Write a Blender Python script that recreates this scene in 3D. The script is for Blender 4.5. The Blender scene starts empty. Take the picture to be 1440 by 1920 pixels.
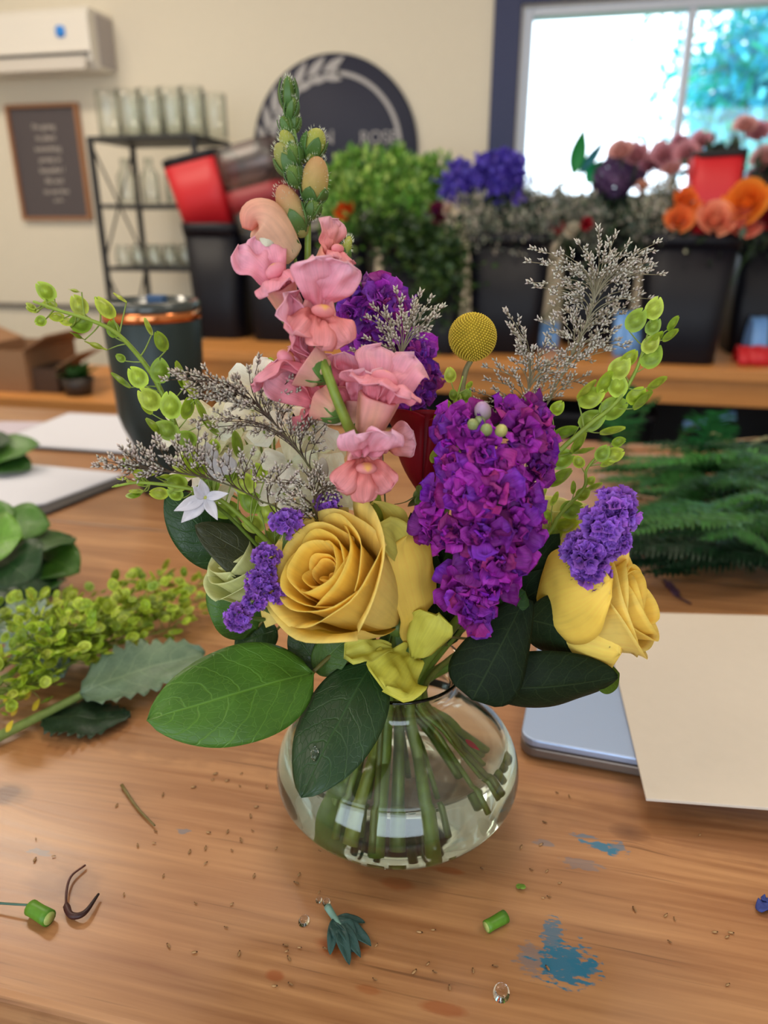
import bpy, math, random
from mathutils import Vector, Matrix, noise
sc = bpy.context.scene
COL = sc.collection
V = Vector
PI = math.pi
random.seed(7)

# ------------------------------------------------------------------ camera
F_PX = 1400.0                      # focal length in pixels of the 1440x1920 frame
PITCH, YAW = math.radians(21), math.radians(13)
CAM = V((0, 0, 1.26))
RT = V((math.cos(YAW), math.sin(YAW), 0))
FH = V((-math.sin(YAW), math.cos(YAW), 0))
UP = V((0, 0, 1))
FWD = FH * math.cos(PITCH) - UP * math.sin(PITCH)
CUP = FH * math.sin(PITCH) + UP * math.cos(PITCH)
cd = bpy.data.cameras.new('camera')
cam = bpy.data.objects.new('camera', cd)
COL.objects.link(cam)
cam.matrix_world = Matrix(((RT.x, CUP.x, -FWD.x, CAM.x), (RT.y, CUP.y, -FWD.y, CAM.y), (RT.z, CUP.z, -FWD.z, CAM.z), (0, 0, 0, 1)))
cd.sensor_fit = 'VERTICAL'
cd.sensor_height = 36
cd.lens = F_PX / 1920 * 36
cd.clip_start = .02
cd.dof.use_dof = True
cd.dof.focus_distance = .40
cd.dof.aperture_fstop = cd.lens / 4.7
sc.camera = cam
sc.view_settings.view_transform = 'Standard'
sc.view_settings.look = 'None'
sc.view_settings.gamma = 1
sc.view_settings.use_curve_mapping = False
sc.view_settings.exposure = 0.30
sc.cycles.use_denoising = True
sc.cycles.caustics_refractive = True
sc.cycles.caustics_reflective = True
sc.cycles.max_bounces = 14
sc.cycles.transmission_bounces = 14
sc.cycles.transparent_max_bounces = 16
sc.cycles.blur_glossy = .5
sc.cycles.sample_clamp_indirect = 6

# ------------------------------------------------------------------ daylight
w = bpy.data.worlds.new('world')
sc.world = w
w.use_nodes = True
bg = w.node_tree.nodes['Background']
bg.inputs[0].default_value = (.80, .90, 1.0, 1)
bg.inputs[1].default_value = 3.7

def area(name, loc, rot, sx, sy, power, col):
    l = bpy.data.lights.new(name, 'AREA')
    l.shape = 'RECTANGLE'; l.size = sx; l.size_y = sy; l.energy = power; l.color = col
    o = bpy.data.objects.new(name, l); COL.objects.link(o)
    o.location = loc; o.rotation_euler = rot
    return o
# unseen warm ceiling lamps added to light the room; housings built further down
FILL_LAMPS = [(-1.9, 1.7), (-.2, 1.3), (-1.1, -.6), (1.0, .6)]
for i, (x, y) in enumerate(FILL_LAMPS):
    area('added_ceiling_fill', (x, y, 2.66), (0, 0, 0), .9, .3, (19, 11, 9, 7)[i], (1, .87, .70))

# ------------------------------------------------------------------ helpers
def ray(px, py):
    return RT * ((px - 720) / F_PX) + FWD + CUP * ((960 - py) / F_PX)
def PZ(px, py, z):                 # point of the pixel's ray at height z
    r = ray(px, py); return CAM + r * ((z - CAM.z) / r.z)
def PY(px, py, y):                 # ... on the room plane Y = y
    r = ray(px, py); return CAM + r * (y / r.y)
def H(px, py, h):                  # ... at horizontal distance h in front of the camera
    r = ray(px, py); return CAM + r * (h / r.dot(FH))
def MPP(py, h):                    # metres per pixel there
    return h / ray(720, py).dot(FH) / F_PX
def S(r, g, b):
    f = lambda c: (c / 255) / 12.92 if c / 255 <= .04045 else ((c / 255 + .055) / 1.055) ** 2.4
    return (f(r), f(g), f(b))
def mix(a, b, t):
    t = max(0, min(1, t)); return tuple(a[i] * (1 - t) + b[i] * t for i in range(3))
def jit(c, k, rnd=random):
    q = 1 + rnd.uniform(-k, k); return tuple(max(0, x * q * (1 + rnd.uniform(-k, k) * .4)) for x in c)
def smooth(pts, n=6):
    pts = [V(p) for p in pts]
    if len(pts) < 3: return [pts[0].lerp(pts[-1], i / n) for i in range(n + 1)]
    P = [pts[0] * 2 - pts[1]] + pts + [pts[-1] * 2 - pts[-2]]
    out = []
    for i in range(1, len(P) - 2):
        for k in range(n):
            t = k / n; a, b, c, d = P[i - 1:i + 3]
            out.append(.5 * ((2 * b) + (c - a) * t + (2 * a - 5 * b + 4 * c - d) * t * t + (3 * b - a - 3 * c + d) * t ** 3))
    out.append(pts[-1]); return out
def frame(z, x=None):
    z = V(z).normalized()
    x = V(x) if x is not None else V((.31, .17, .93))
    x = x - z * x.dot(z)
    if x.length < 1e-5: x = z.orthogonal()
    x.normalize(); y = z.cross(x)
    return Matrix(((x.x, y.x, z.x), (x.y, y.y, z.y), (x.z, y.z, z.z)))

WL = {}
class MB:
    def __init__(s): s.v = []; s.f = []; s.c = []; s.uv = []
    def add(s, vs, fs, col, uvs=None):
        b = len(s.v); s.v += [V(p) for p in vs]; s.f += [tuple(i + b for i in q) for q in fs]
        if isinstance(col, list): s.c += col
        else: s.c += [col] * len(vs)
        s.uv += uvs if uvs else [(0, 0)] * len(vs)
    def sheet(s, fn, nu, nv, col, closed=False):
        vs, cs, uvs = [], [], []
        for j in range(nv + 1):
            for i in range(nu + (0 if closed else 1)):
                u = -1 + 2 * i / nu; t = j / nv
                vs.append(fn(u, t)); cs.append(col(u, t) if callable(col) else col); uvs.append((u * .5 + .5, t))
        W = nu if closed else nu + 1
        fs = [(j * W + i, j * W + (i + 1) % W, (j + 1) * W + (i + 1) % W, (j + 1) * W + i) for j in range(nv) for i in range(nu)]
        s.add(vs, fs, cs, uvs)
    def tube(s, pts, r0, r1=None, n=7, col=(.5, .5, .5), col1=None):
        pts = [V(p) for p in pts]; m = len(pts); r1 = r0 if r1 is None else r1
        col1 = col1 or col
        vs, cs, uvs = [], [], []; t0 = (pts[1] - pts[0]).normalized(); x = t0.orthogonal().normalized()
        for i, p in enumerate(pts):
            t = (pts[min(i + 1, m - 1)] - pts[max(i - 1, 0)]).normalized()
            x = (x - t * x.dot(t)).normalized(); y = t.cross(x); k = i / (m - 1)
            r = r0(k) if callable(r0) else r0 + (r1 - r0) * k
            for q in range(n):
                a = 2 * PI * q / n; vs.append(p + (x * math.cos(a) + y * math.sin(a)) * r); cs.append(mix(col, col1, k)); uvs.append((q / n, k))
        fs = [(i * n + q, i * n + (q + 1) % n, (i + 1) * n + (q + 1) % n, (i + 1) * n + q) for i in range(m - 1) for q in range(n)]
        fs += [tuple(range(n))[::-1], tuple((m - 1) * n + q for q in range(n))]
        s.add(vs, fs, cs, uvs)
    def lathe(s, prof, o=(0, 0, 0), M=None, n=32, col=(.5, .5, .5), sq=None, sx=1, sy=1, rot=0):
        vs = []; o = V(o)
        for r, z in prof:
            for q in range(n):
                a = 2 * PI * q / n + rot; ca, sa = math.cos(a), math.sin(a)
                k = 1
                if sq: k = 1 / (abs(ca) ** sq + abs(sa) ** sq) ** (1 / sq)
                p = V((r * k * ca * sx, r * k * sa * sy, z)); vs.append(o + (M @ p if M else p))
        m = len(prof)
        fs = [(i * n + q, i * n + (q + 1) % n, (i + 1) * n + (q + 1) % n, (i + 1) * n + q) for i in range(m - 1) for q in range(n)]
        if prof[0][0] > 0: fs.append(tuple(range(n))[::-1])
        if prof[-1][0] > 0: fs.append(tuple((m - 1) * n + q for q in range(n)))
        s.add(vs, fs, col)
    def ball(s, c, r, M=None, nu=10, nv=7, col=(.5, .5, .5), fn=None):
        rx, ry, rz = (r, r, r) if not isinstance(r, (tuple, list)) else r
        c = V(c); vs = []; cs = []
        for j in range(nv + 1):
            th = PI * j / nv
            for i in range(nu):
                a = 2 * PI * i / nu; d = V((math.sin(th) * math.cos(a), math.sin(th) * math.sin(a), -math.cos(th)))
                k = fn(d) if fn else 1
                p = V((d.x * rx, d.y * ry, d.z * rz)) * k; vs.append(c + (M @ p if M else p)); cs.append(col(d) if callable(col) else col)
        fs = [(j * nu + i, j * nu + (i + 1) % nu, (j + 1) * nu + (i + 1) % nu, (j + 1) * nu + i) for j in range(nv) for i in range(nu)]
        s.add(vs, fs, cs)
    def box(s, a, b, col=(.5, .5, .5), M=None, o=(0, 0, 0)):
        o = V(o); vs = [V((x, y, z)) for z in (a[2], b[2]) for y in (a[1], b[1]) for x in (a[0], b[0])]
        vs = [o + (M @ p if M else p) for p in vs]
        s.add(vs, [(0, 2, 3, 1), (4, 5, 7, 6), (0, 1, 5, 4), (2, 6, 7, 3), (0, 4, 6, 2), (1, 3, 7, 5)], col)
    def build(s, name, mat, parent=None, smooth=True, thick=0, bevel=0, org=None):
        o0 = V(org) if org is not None else sum(s.v, V()) / len(s.v)
        me = bpy.data.meshes.new(name)
        me.from_pydata([p - o0 for p in s.v], [], s.f); me.update()
        ca = me.color_attributes.new('Col', 'FLOAT_COLOR', 'POINT')
        flat = []
        for c in s.c: flat += [c[0], c[1], c[2], 1]
        ca.data.foreach_set('color', flat)
        uvl = me.uv_layers.new(name='UVMap'); li = [0] * len(me.loops); me.loops.foreach_get('vertex_index', li)
        fu = []
        for i in li: fu += list(s.uv[i])
        uvl.data.foreach_set('uv', fu)
        if smooth: me.polygons.foreach_set('use_smooth', [True] * len(me.polygons))
        me.materials.append(mat)
        o = bpy.data.objects.new(name, me); COL.objects.link(o); WL[o] = o0
        if parent: o.parent = parent; o.location = o0 - WL[parent]
        else: o.location = o0
        if thick:
            m = o.modifiers.new('s', 'SOLIDIFY'); m.thickness = thick; m.offset = 0
        if bevel:
            m = o.modifiers.new('b', 'BEVEL'); m.width = bevel; m.segments = 2; m.limit_method = 'ANGLE'
        return o
def tag(o, label=None, cat=None, group=None, kind=None):
    if label: o['label'] = label
    if cat: o['category'] = cat
    if group: o['group'] = group
    if kind: o['kind'] = kind
    return o
def thing(name, loc, label, cat, group=None):
    o = bpy.data.objects.new(name, None); COL.objects.link(o); o.location = V(loc); WL[o] = V(loc)
    o.empty_display_size = .01
    return tag(o, label, cat, group)
def dup(root, loc, label=None, group=None, rz=0, sc_=1):
    r = root.copy(); COL.objects.link(r); r.location = loc; r.rotation_euler = (0, 0, rz); r.scale = (sc_,) * 3
    if label: r['label'] = label
    if group: r['group'] = group
    for ch in list(root.children):
        c = ch.copy(); COL.objects.link(c); c.parent = r
        for g in ch.children:
            d = g.copy(); COL.objects.link(d); d.parent = c
    return r
def struct(o): o['kind'] = 'structure'; return o

# ------------------------------------------------------------------ materials
MATS = {}
def nodes(name):
    m = bpy.data.materials.new(name); m.use_nodes = True; nt = m.node_tree
    MATS[name] = m
    return m, nt, nt.nodes['Principled BSDF'], nt.nodes['Material Output']
def plain(name, col, rough=.5, metal=0, spec=.5, bump=0, bscale=40, var=0, coat=0, alpha=1):
    m, nt, p, out = nodes(name)
    p.inputs['Base Color'].default_value = (*col, 1); p.inputs['Roughness'].default_value = rough
    p.inputs['Metallic'].default_value = metal; p.inputs['Specular IOR Level'].default_value = spec
    p.inputs['Coat Weight'].default_value = coat; p.inputs['Alpha'].default_value = alpha
    if bump or var:
        tc = nt.nodes.new('ShaderNodeTexCoord'); nz = nt.nodes.new('ShaderNodeTexNoise')
        nz.inputs['Scale'].default_value = bscale; nz.inputs['Detail'].default_value = 5
        nt.links.new(tc.outputs['Object'], nz.inputs['Vector'])
        if bump:
            b = nt.nodes.new('ShaderNodeBump'); b.inputs['Strength'].default_value = bump; b.inputs['Distance'].default_value = .002
            nt.links.new(nz.outputs[0], b.inputs['Height']); nt.links.new(b.outputs[0], p.inputs['Normal'])
        if var:
            mx = nt.nodes.new('ShaderNodeMix'); mx.data_type = 'RGBA'
            mx.inputs[6].default_value = (*[c * (1 - var) for c in col], 1); mx.inputs[7].default_value = (*[min(1, c * (1 + var)) for c in col], 1)
            nt.links.new(nz.outputs[0], mx.inputs[0]); nt.links.new(mx.outputs[2], p.inputs['Base Color'])
    return m
def plant(name, rough=.5, trans=.3, spec=.4, var=.18, vscale=120, bump=.25, bdist=.0006, veins=False, streak=0, tint=(1, 1, 1), sheen=0):
    """petals and leaves: colour from the mesh, some light shines through"""
    m, nt, p, out = nodes(name)
    L = nt.links.new; N = nt.nodes.new
    at = N('ShaderNodeAttribute'); at.attribute_name = 'Col'
    tc = N('ShaderNodeTexCoord'); nz = N('ShaderNodeTexNoise'); nz.inputs['Scale'].default_value = vscale; nz.inputs['Detail'].default_value = 4
    L(tc.outputs['Object'], nz.inputs['Vector'])
    mr = N('ShaderNodeMapRange'); mr.inputs[3].default_value = 1 - var; mr.inputs[4].default_value = 1 + var; mr.inputs[1].default_value = .3; mr.inputs[2].default_value = .7
    L(nz.outputs[0], mr.inputs[0])
    vm = N('ShaderNodeVectorMath'); vm.operation = 'SCALE'; L(at.outputs['Color'], vm.inputs[0]); L(mr.outputs[0], vm.inputs['Scale'])
    colr = vm.outputs[0]; hgt = nz.outputs[0]
    if veins or streak:
        uv = N('ShaderNodeUVMap'); sp = N('ShaderNodeSeparateXYZ'); L(uv.outputs[0], sp.inputs[0])
        def mth(op, a, b=None, c=None):
            n = N('ShaderNodeMath'); n.operation = op
            for i, x in enumerate((a, b, c)):
                if x is None: continue
                if isinstance(x, (int, float)): n.inputs[i].default_value = x
                else: L(x, n.inputs[i])
            return n.outputs[0]
        if veins:
            # wobble
            nw = N('ShaderNodeTexNoise'); nw.inputs['Scale'].default_value = 5; L(uv.outputs[0], nw.inputs['Vector'])
            wob = mth('MULTIPLY', mth('SUBTRACT', nw.outputs[0], .5), .10)
            au = mth('ABSOLUTE', mth('MULTIPLY_ADD', sp.outputs[0], 2, -1))
            side = mth('MULTIPLY', mth('GREATER_THAN', sp.outputs[0], .5), .5)
            s_ = mth('SUBTRACT', mth('ADD', sp.outputs[1], wob), mth('MULTIPLY', mth('POWER', au, 1.5), .26))
            fr = mth('FRACT', mth('ADD', mth('MULTIPLY', s_, 6.5), side))
            d = mth('ABSOLUTE', mth('SUBTRACT', fr, .5))
            vein = mth('SUBTRACT', 1, mth('SMOOTH_MIN', mth('MULTIPLY', d, 16), 1, .1))
            mid = mth('SUBTRACT', 1, mth('MINIMUM', mth('MULTIPLY', au, 26), 1))
            vo = N('ShaderNodeTexVoronoi'); vo.feature = 'DISTANCE_TO_EDGE'; vo.inputs['Scale'].default_value = 16; L(uv.outputs[0], vo.inputs['Vector'])
            net = mth('MULTIPLY', mth('SUBTRACT', 1, mth('MINIMUM', mth('MULTIPLY', vo.outputs[0], 14), 1)), .30)
            vv = mth('MINIMUM', mth('MAXIMUM', mth('MAXIMUM', mth('MULTIPLY', vein, .65), mid), net), 1)
            mx = N('ShaderNodeMix'); mx.data_type = 'RGBA'; L(mth('MULTIPLY', vv, .55), mx.inputs[0]); L(colr, mx.inputs[6])
            sc2 = N('ShaderNodeVectorMath'); sc2.operation = 'MULTIPLY_ADD'; L(at.outputs['Color'], sc2.inputs[0]); sc2.inputs[1].default_value = (2.6, 2.2, 2.2); sc2.inputs[2].default_value = (.02, .03, .01)
            L(sc2.outputs[0], mx.inputs[7]); colr = mx.outputs[2]
            hgt = mth('SUBTRACT', mth('MULTIPLY', nz.outputs[0], .3), mth('MULTIPLY', vv, .5))
        if streak:
            mp = N('ShaderNodeMapping'); mp.inputs['Scale'].default_value = (26, 1.6, 1); L(uv.outputs[0], mp.inputs[0])
            n3 = N('ShaderNodeTexNoise'); n3.inputs['Scale'].default_value = 1; n3.inputs['Detail'].default_value = 3; L(mp.outputs[0], n3.inputs['Vector'])
            m3 = N('ShaderNodeMapRange'); m3.inputs[1].default_value = .3; m3.inputs[2].default_value = .7; m3.inputs[3].default_value = 1 - streak; m3.inputs[4].default_value = 1 + streak * .6
            L(n3.outputs[0], m3.inputs[0])
            v3 = N('ShaderNodeVectorMath'); v3.operation = 'SCALE'; L(colr, v3.inputs[0]); L(m3.outputs[0], v3.inputs['Scale']); colr = v3.outputs[0]
            hgt = n3.outputs[0]
    L(colr, p.inputs['Base Color']); p.inputs['Roughness'].default_value = rough; p.inputs['Specular IOR Level'].default_value = spec
    if sheen: p.inputs['Sheen Weight'].default_value = sheen
    if bump:
        b = N('ShaderNodeBump'); b.inputs['Strength'].default_value = bump; b.inputs['Distance'].default_value = bdist
        L(hgt, b.inputs['Height']); L(b.outputs[0], p.inputs['Normal'])
    if trans:
        tr = N('ShaderNodeBsdfTranslucent'); L(colr, tr.inputs[0]); ms = N('ShaderNodeMixShader'); ms.inputs[0].default_value = trans
        L(p.outputs[0], ms.inputs[1]); L(tr.outputs[0], ms.inputs[2]); L(ms.outputs[0], out.inputs[0])
    return m
def glass(name, col=(1, 1, 1), rough=0, ior=1.5):
    m, nt, p, out = nodes(name)
    g = nt.nodes.new('ShaderNodeBsdfGlass'); g.inputs[0].default_value = (*col, 1); g.inputs['Roughness'].default_value = rough; g.inputs['IOR'].default_value = ior
    nt.links.new(g.outputs[0], out.inputs[0]); return m
def emis(name, col, st):
    m, nt, p, out = nodes(name)
    e = nt.nodes.new('ShaderNodeEmission'); e.inputs[0].default_value = (*col, 1); e.inputs[1].default_value = st
    nt.links.new(e.outputs[0], out.inputs[0]); return m

def wood(name, c0, c1, c2, scale=1.0, rough=.4, coat=0, seams=None, stains=(), paint=(), knots=(), planks=None):
    """long-grained timber, grain along X (object space); seams: Y of the board joints"""
    m, nt, p, out = nodes(name); L = nt.links.new; N = nt.nodes.new
    def mth(op, a, b=None, c=None, clamp=False):
        n = N('ShaderNodeMath'); n.operation = op; n.use_clamp = clamp
        for i, x in enumerate((a, b, c)):
            if x is None: continue
            if isinstance(x, (int, float)): n.inputs[i].default_value = x
            else: L(x, n.inputs[i])
        return n.outputs[0]
    def mixc(f, a, b):
        n = N('ShaderNodeMix'); n.data_type = 'RGBA'
        for i, x in ((0, f), (6, a), (7, b)):
            if isinstance(x, tuple): n.inputs[i].default_value = (*x, 1)
            elif isinstance(x, (int, float)): n.inputs[i].default_value = x
            else: L(x, n.inputs[i])
        return n.outputs[2]
    tc = N('ShaderNodeTexCoord')
    pos = tc.outputs['Object']; sp = N('ShaderNodeSeparateXYZ'); L(pos, sp.inputs[0])
    def nz(vec, sc_, det=4, dist=0):
        n = N('ShaderNodeTexNoise'); n.inputs['Scale'].default_value = sc_; n.inputs['Detail'].default_value = det; n.inputs['Distortion'].default_value = dist; L(vec, n.inputs['Vector']); return n.outputs[0]
    def mapd(sx, sy, sz):
        mp = N('ShaderNodeMapping'); mp.inputs['Scale'].default_value = (sx, sy, sz); L(pos, mp.inputs[0]); return mp.outputs[0]
    # warp by knots: grain lines bend round them
    yy = sp.outputs[1]; kmask = None
    for (kx, ky, kr) in knots:
        dx = mth('SUBTRACT', sp.outputs[0], kx); dy = mth('SUBTRACT', sp.outputs[1], ky)
        d2 = mth('ADD', mth('MULTIPLY', mth('MULTIPLY', dx, dx), .35), mth('MULTIPLY', dy, dy))
        g = mth('DIVIDE', kr * kr, mth('ADD', d2, kr * kr))
        yy = mth('MULTIPLY_ADD', mth('MULTIPLY', dy, g), 1.6, yy)
        km = mth('SUBTRACT', 1, mth('DIVIDE', mth('SQRT', d2), kr), None, True)
        kmask = km if kmask is None else mth('MAXIMUM', kmask, km)
    cb = N('ShaderNodeCombineXYZ'); L(sp.outputs[0], cb.inputs[0]); L(yy, cb.inputs[1]); L(sp.outputs[2], cb.inputs[2])
    mp = N('ShaderNodeMapping'); mp.inputs['Scale'].default_value = (1.6 * scale, 20 * scale, 20 * scale); L(cb.outputs[0], mp.inputs[0])
    g1 = nz(mp.outputs[0], 1.0, 5, .5)
    rings = mth('FRACT', mth('MULTIPLY', g1, 7)); rings = mth('ABSOLUTE', mth('MULTIPLY_ADD', rings, 2, -1))
    mp2 = N('ShaderNodeMapping'); mp2.inputs['Scale'].default_value = (7 * scale, 210 * scale, 210 * scale); L(cb.outputs[0], mp2.inputs[0])
    g2 = nz(mp2.outputs[0], 1, 4)
    big = nz(mapd(3, 5, 5), 1.4, 3)
    f = mth('ADD', mth('MULTIPLY', rings, .16), mth('MULTIPLY', g1, .80))
    f = mth('ADD', f, mth('MULTIPLY_ADD', g2, .80, -.45))
    f = mth('MULTIPLY_ADD', mth('SUBTRACT', f, .42), 1.25, .42, True)
    c = mixc(f, c0, c1)
    c = mixc(mth('MULTIPLY', mth('MULTIPLY_ADD', big, 2.4, -.85, True), .55), c, c2)
    mp3 = N('ShaderNodeMapping'); mp3.inputs['Scale'].default_value = (9 * scale, 330 * scale, 330 * scale); L(cb.outputs[0], mp3.inputs[0])
    crk = mth('MULTIPLY', mth('SUBTRACT', nz(mp3.outputs[0], 1, 2), .64), 9, None, True)
    c = mixc(mth('MULTIPLY', crk, .55), c, tuple(x * .45 for x in c0))
    if kmask is not None: c = mixc(mth('MULTIPLY', mth('POWER', kmask, .6), .75), c, tuple(x * .45 for x in c0))
    if planks:
        # each board of its own tone
        idx = mth('FLOOR', mth('DIVIDE', mth('SUBTRACT', sp.outputs[1], planks[0]), planks[1]))
        wn = N('ShaderNodeTexWhiteNoise'); wn.noise_dimensions = '1D'; L(idx, wn.inputs['W'])
        vs = N('ShaderNodeVectorMath'); vs.operation = 'SCALE'; L(c, vs.inputs[0]); L(mth('MULTIPLY_ADD', wn.outputs['Value'], .22, .9), vs.inputs['Scale']); c = vs.outputs[0]
    rgh = mth('MULTIPLY_ADD', g2, .14, rough - .06)
    def blob(x, y, rx, ry, sharp=3, nscale=60, namp=.8, ang=0):
        mp = N('ShaderNodeMapping'); mp.vector_type = 'TEXTURE'; mp.inputs['Location'].default_value = (x, y, 0); mp.inputs['Rotation'].default_value = (0, 0, ang); mp.inputs['Scale'].default_value = (rx, ry, 1); L(pos, mp.inputs[0])
        s2 = N('ShaderNodeSeparateXYZ'); L(mp.outputs[0], s2.inputs[0])
        r = mth('SQRT', mth('ADD', mth('MULTIPLY', s2.outputs[0], s2.outputs[0]), mth('MULTIPLY', s2.outputs[1], s2.outputs[1])))
        n_ = nz(mapd(1, 2.2, 1), nscale, 6)
        return mth('MULTIPLY', mth('SUBTRACT', 1, mth('ADD', r, mth('MULTIPLY', mth('SUBTRACT', n_, .5), namp * 2))), sharp, None, True)
    for (x, y, rx, ry, col, amt) in stains:
        c = mixc(mth('MULTIPLY', blob(x, y, rx, ry, 2.5, 50, .5), amt), c, col)
    for (x, y, rx, ry, col, amt, ang) in paint:
        c = mixc(mth('MULTIPLY', blob(x, y, rx, ry, 3.5, 170, 1.5, ang), amt), c, col)
    hgt = mth('MULTIPLY', g2, .5)
    if seams:
        sm = None
        for s0 in seams:
            d = mth('ABSOLUTE', mth('SUBTRACT', sp.outputs[1], s0)); q = mth('SUBTRACT', 1, mth('DIVIDE', d, .0028), None, True); sm = q if sm is None else mth('MAXIMUM', sm, q)
        c = mixc(mth('MULTIPLY', sm, .85), c, (.035, .015, .008)); hgt = mth('SUBTRACT', hgt, mth('MULTIPLY', sm, 4))
    # fine scratches
    L(c, p.inputs['Base Color']); L(rgh, p.inputs['Roughness']); p.inputs['Coat Weight'].default_value = coat; p.inputs['Coat Roughness'].default_value = .22
    b = N('ShaderNodeBump'); b.inputs['Strength'].default_value = .35; b.inputs['Distance'].default_value = .0006; L(hgt, b.inputs['Height']); L(b.outputs[0], p.inputs['Normal'])
    return m
# ------------------------------------------------------------------ shared materials
M_wall = plain('wall_paint', S(226, 216, 196), .85, bump=.15, bscale=30, var=.02)
M_navy = plain('navy_trim', S(28, 38, 84), .5)
M_white = plain('white_vinyl', S(205, 212, 226), .4)
M_black = plain('black_plastic', S(9, 10, 22), .5, spec=.3, bump=.05, bscale=80)
M_blackm = plain('black_metal', S(34, 35, 38), .5)
M_floor = plain('concrete', S(120, 112, 105), .6, bump=.2, bscale=12, var=.1)
M_dark = plain('dark_matte', S(24, 22, 26), .7)
M_card = plain('cardboard', S(150, 112, 80), .85, bump=.1, bscale=60, var=.06)
M_red = plain('red_print', S(196, 22, 34), .5)
M_paper = plain('paper', S(214, 215, 226), .7, bump=.05, bscale=200)
M_bench = wood('pine_bench', S(186, 122, 62), S(214, 152, 84), S(196, 128, 64), 1.2, .45)
M_pet = plant('petal', .55, .32, .25, .07, 150, .35, .0005, streak=.10)
M_petrose = plant('rose_petal', .5, .40, .3, .05, 90, .3, .0003, streak=.07)
M_ruf = plant('ruffled_petal', .55, .25, .25, .14, 260, .5, .0006, streak=.22)
M_leaf = plant('leaf_gloss', .40, .12, .45, .16, 60, .5, .0010, veins=True)
M_leafm = plant('leaf_underside', .60, .10, .15, .16, 60, .3, .0008, veins=True)
M_leaf2 = plant('leaf_plain', .42, .22, .45, .16, 130, .3, .0006)
M_stem = plant('stem_skin', .42, .12, .45, .14, 160, .25, .0005)
M_pod = plant('pod_skin', .40, .38, .45, .12, 240, .35, .0005)
M_dry = plant('dry_floret', .7, .22, .2, .12, 400, .2, .0004)
def thin_glass(name, tint, refl=.5, rough=.03, base=.05, top=.9):
    m, nt, p, out = nodes(name)
    t = nt.nodes.new('ShaderNodeBsdfTransparent'); t.inputs[0].default_value = (*tint, 1)
    g = nt.nodes.new('ShaderNodeBsdfGlossy'); g.inputs['Roughness'].default_value = rough
    lw = nt.nodes.new('ShaderNodeLayerWeight'); lw.inputs[0].default_value = refl
    mr = nt.nodes.new('ShaderNodeMapRange'); mr.inputs[3].default_value = base; mr.inputs[4].default_value = top
    nt.links.new(lw.outputs['Fresnel'], mr.inputs[0])
    ms = nt.nodes.new('ShaderNodeMixShader'); nt.links.new(mr.outputs[0], ms.inputs[0])
    nt.links.new(t.outputs[0], ms.inputs[1]); nt.links.new(g.outputs[0], ms.inputs[2]); nt.links.new(ms.outputs[0], out.inputs[0]); return m
M_pane = thin_glass('window_pane', (.96, .99, 1), .3, .02, .02)
M_jar = thin_glass('shelf_glass', (.955, .97, .96), .25, .08, .04, .45)
M_film = thin_glass('smoky_film', (.50, .42, .43), .2, .4, .10, .3)

# ------------------------------------------------------------------ room shell
YW = 3.1; XL, XR, YF, ZC = -3.1, 2.4, -2.6, 2.7
wx0, wx1, wz0, wz1 = -.215, 1.30, 1.33, 1.975         # rough opening of the window
def bobj(name, boxes, mat, parent=None, bevel=0, col=(.5, .5, .5)):
    m = MB()
    for a, b in boxes: m.box(a, b, col)
    return m.build(name, mat, parent, False, 0, bevel)
struct(bobj('floor', [((XL - .1, YF, -.1), (XR + .1, YW + .1, 0))], M_floor))
struct(bobj('ceiling', [((XL - .1, YF, ZC), (XR + .1, YW + .1, ZC + .1))], plain('ceiling_white', S(235, 232, 224), .9)))
struct(bobj('wall_left', [((XL - .1, YF, 0), (XL, YW + .1, ZC))], M_wall))
struct(bobj('wall_right', [((XR, YF, 0), (XR + .1, YW + .1, ZC))], M_wall))
FW = [(-2.6, -1.0, .7, 2.35), (-.3, 1.9, .7, 2.35)]        # unseen openings added behind the camera to shape the front daylight
struct(bobj('wall_front', [((XL, YF - .1, 0), (XR, YF, .7)), ((XL, YF - .1, 2.35), (XR, YF, ZC)), ((XL, YF - .1, .7), (-2.6, YF, 2.35)), ((-1.0, YF - .1, .7), (-.3, YF, 2.35)), ((1.9, YF - .1, .7), (XR, YF, 2.35))], M_wall))
struct(bobj('wall_back', [((XL, YW, 0), (wx0, YW + .14, ZC)), ((wx1, YW, 0), (XR, YW + .14, ZC)), ((wx0, YW, 0), (wx1, YW + .14, wz0)), ((wx0, YW, wz1), (wx1, YW + .14, ZC))], M_wall))
struct(bobj('trim_1', [((XL, YW - .018, .905), (-1.2, YW, .925))], plain('grey_rail', S(110, 104, 98), .5)))
struct(bobj('baseboard_back', [((XL, YW - .015, 0), (XR, YW, .1))], M_white))
# window: navy casing, white frame, two sashes
struct(bobj('trim_2', [((wx0 - .10, YW - .02, wz0 - .1), (wx0 - .004, YW, wz1 + .10)), ((wx1 + .004, YW - .02, wz0 - .1), (wx1 + .1, YW, wz1 + .1)), ((wx0 - .004, YW - .02, wz1 + .004), (wx1 + .004, YW, wz1 + .10)), ((wx0 - .004, YW - .02, wz0 - .1), (wx1 + .004, YW, wz0 - .004))], M_navy, bevel=.002))
fr = []
xm = PY(1287, 100, YW + .05).x
for a, b, c, d in ((wx0, wx0 + .035, wz0, wz1), (wx1 - .035, wx1, wz0, wz1), (wx0 + .035, wx1 - .035, wz0, wz0 + .035), (wx0 + .035, wx1 - .035, wz1 - .030, wz1), (xm - .012, xm + .014, wz0 + .035, wz1 - .030)):
    fr.append(((a, YW + .01, c), (b, YW + .09, d)))
wfr = struct(bobj('window_1', fr, M_white, bevel=.004))
struct(bobj('window_pane', [((wx0 + .03, YW + .045, wz0 + .03), (wx1 - .03, YW + .049, wz1 - .03))], M_pane, wfr))
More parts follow.
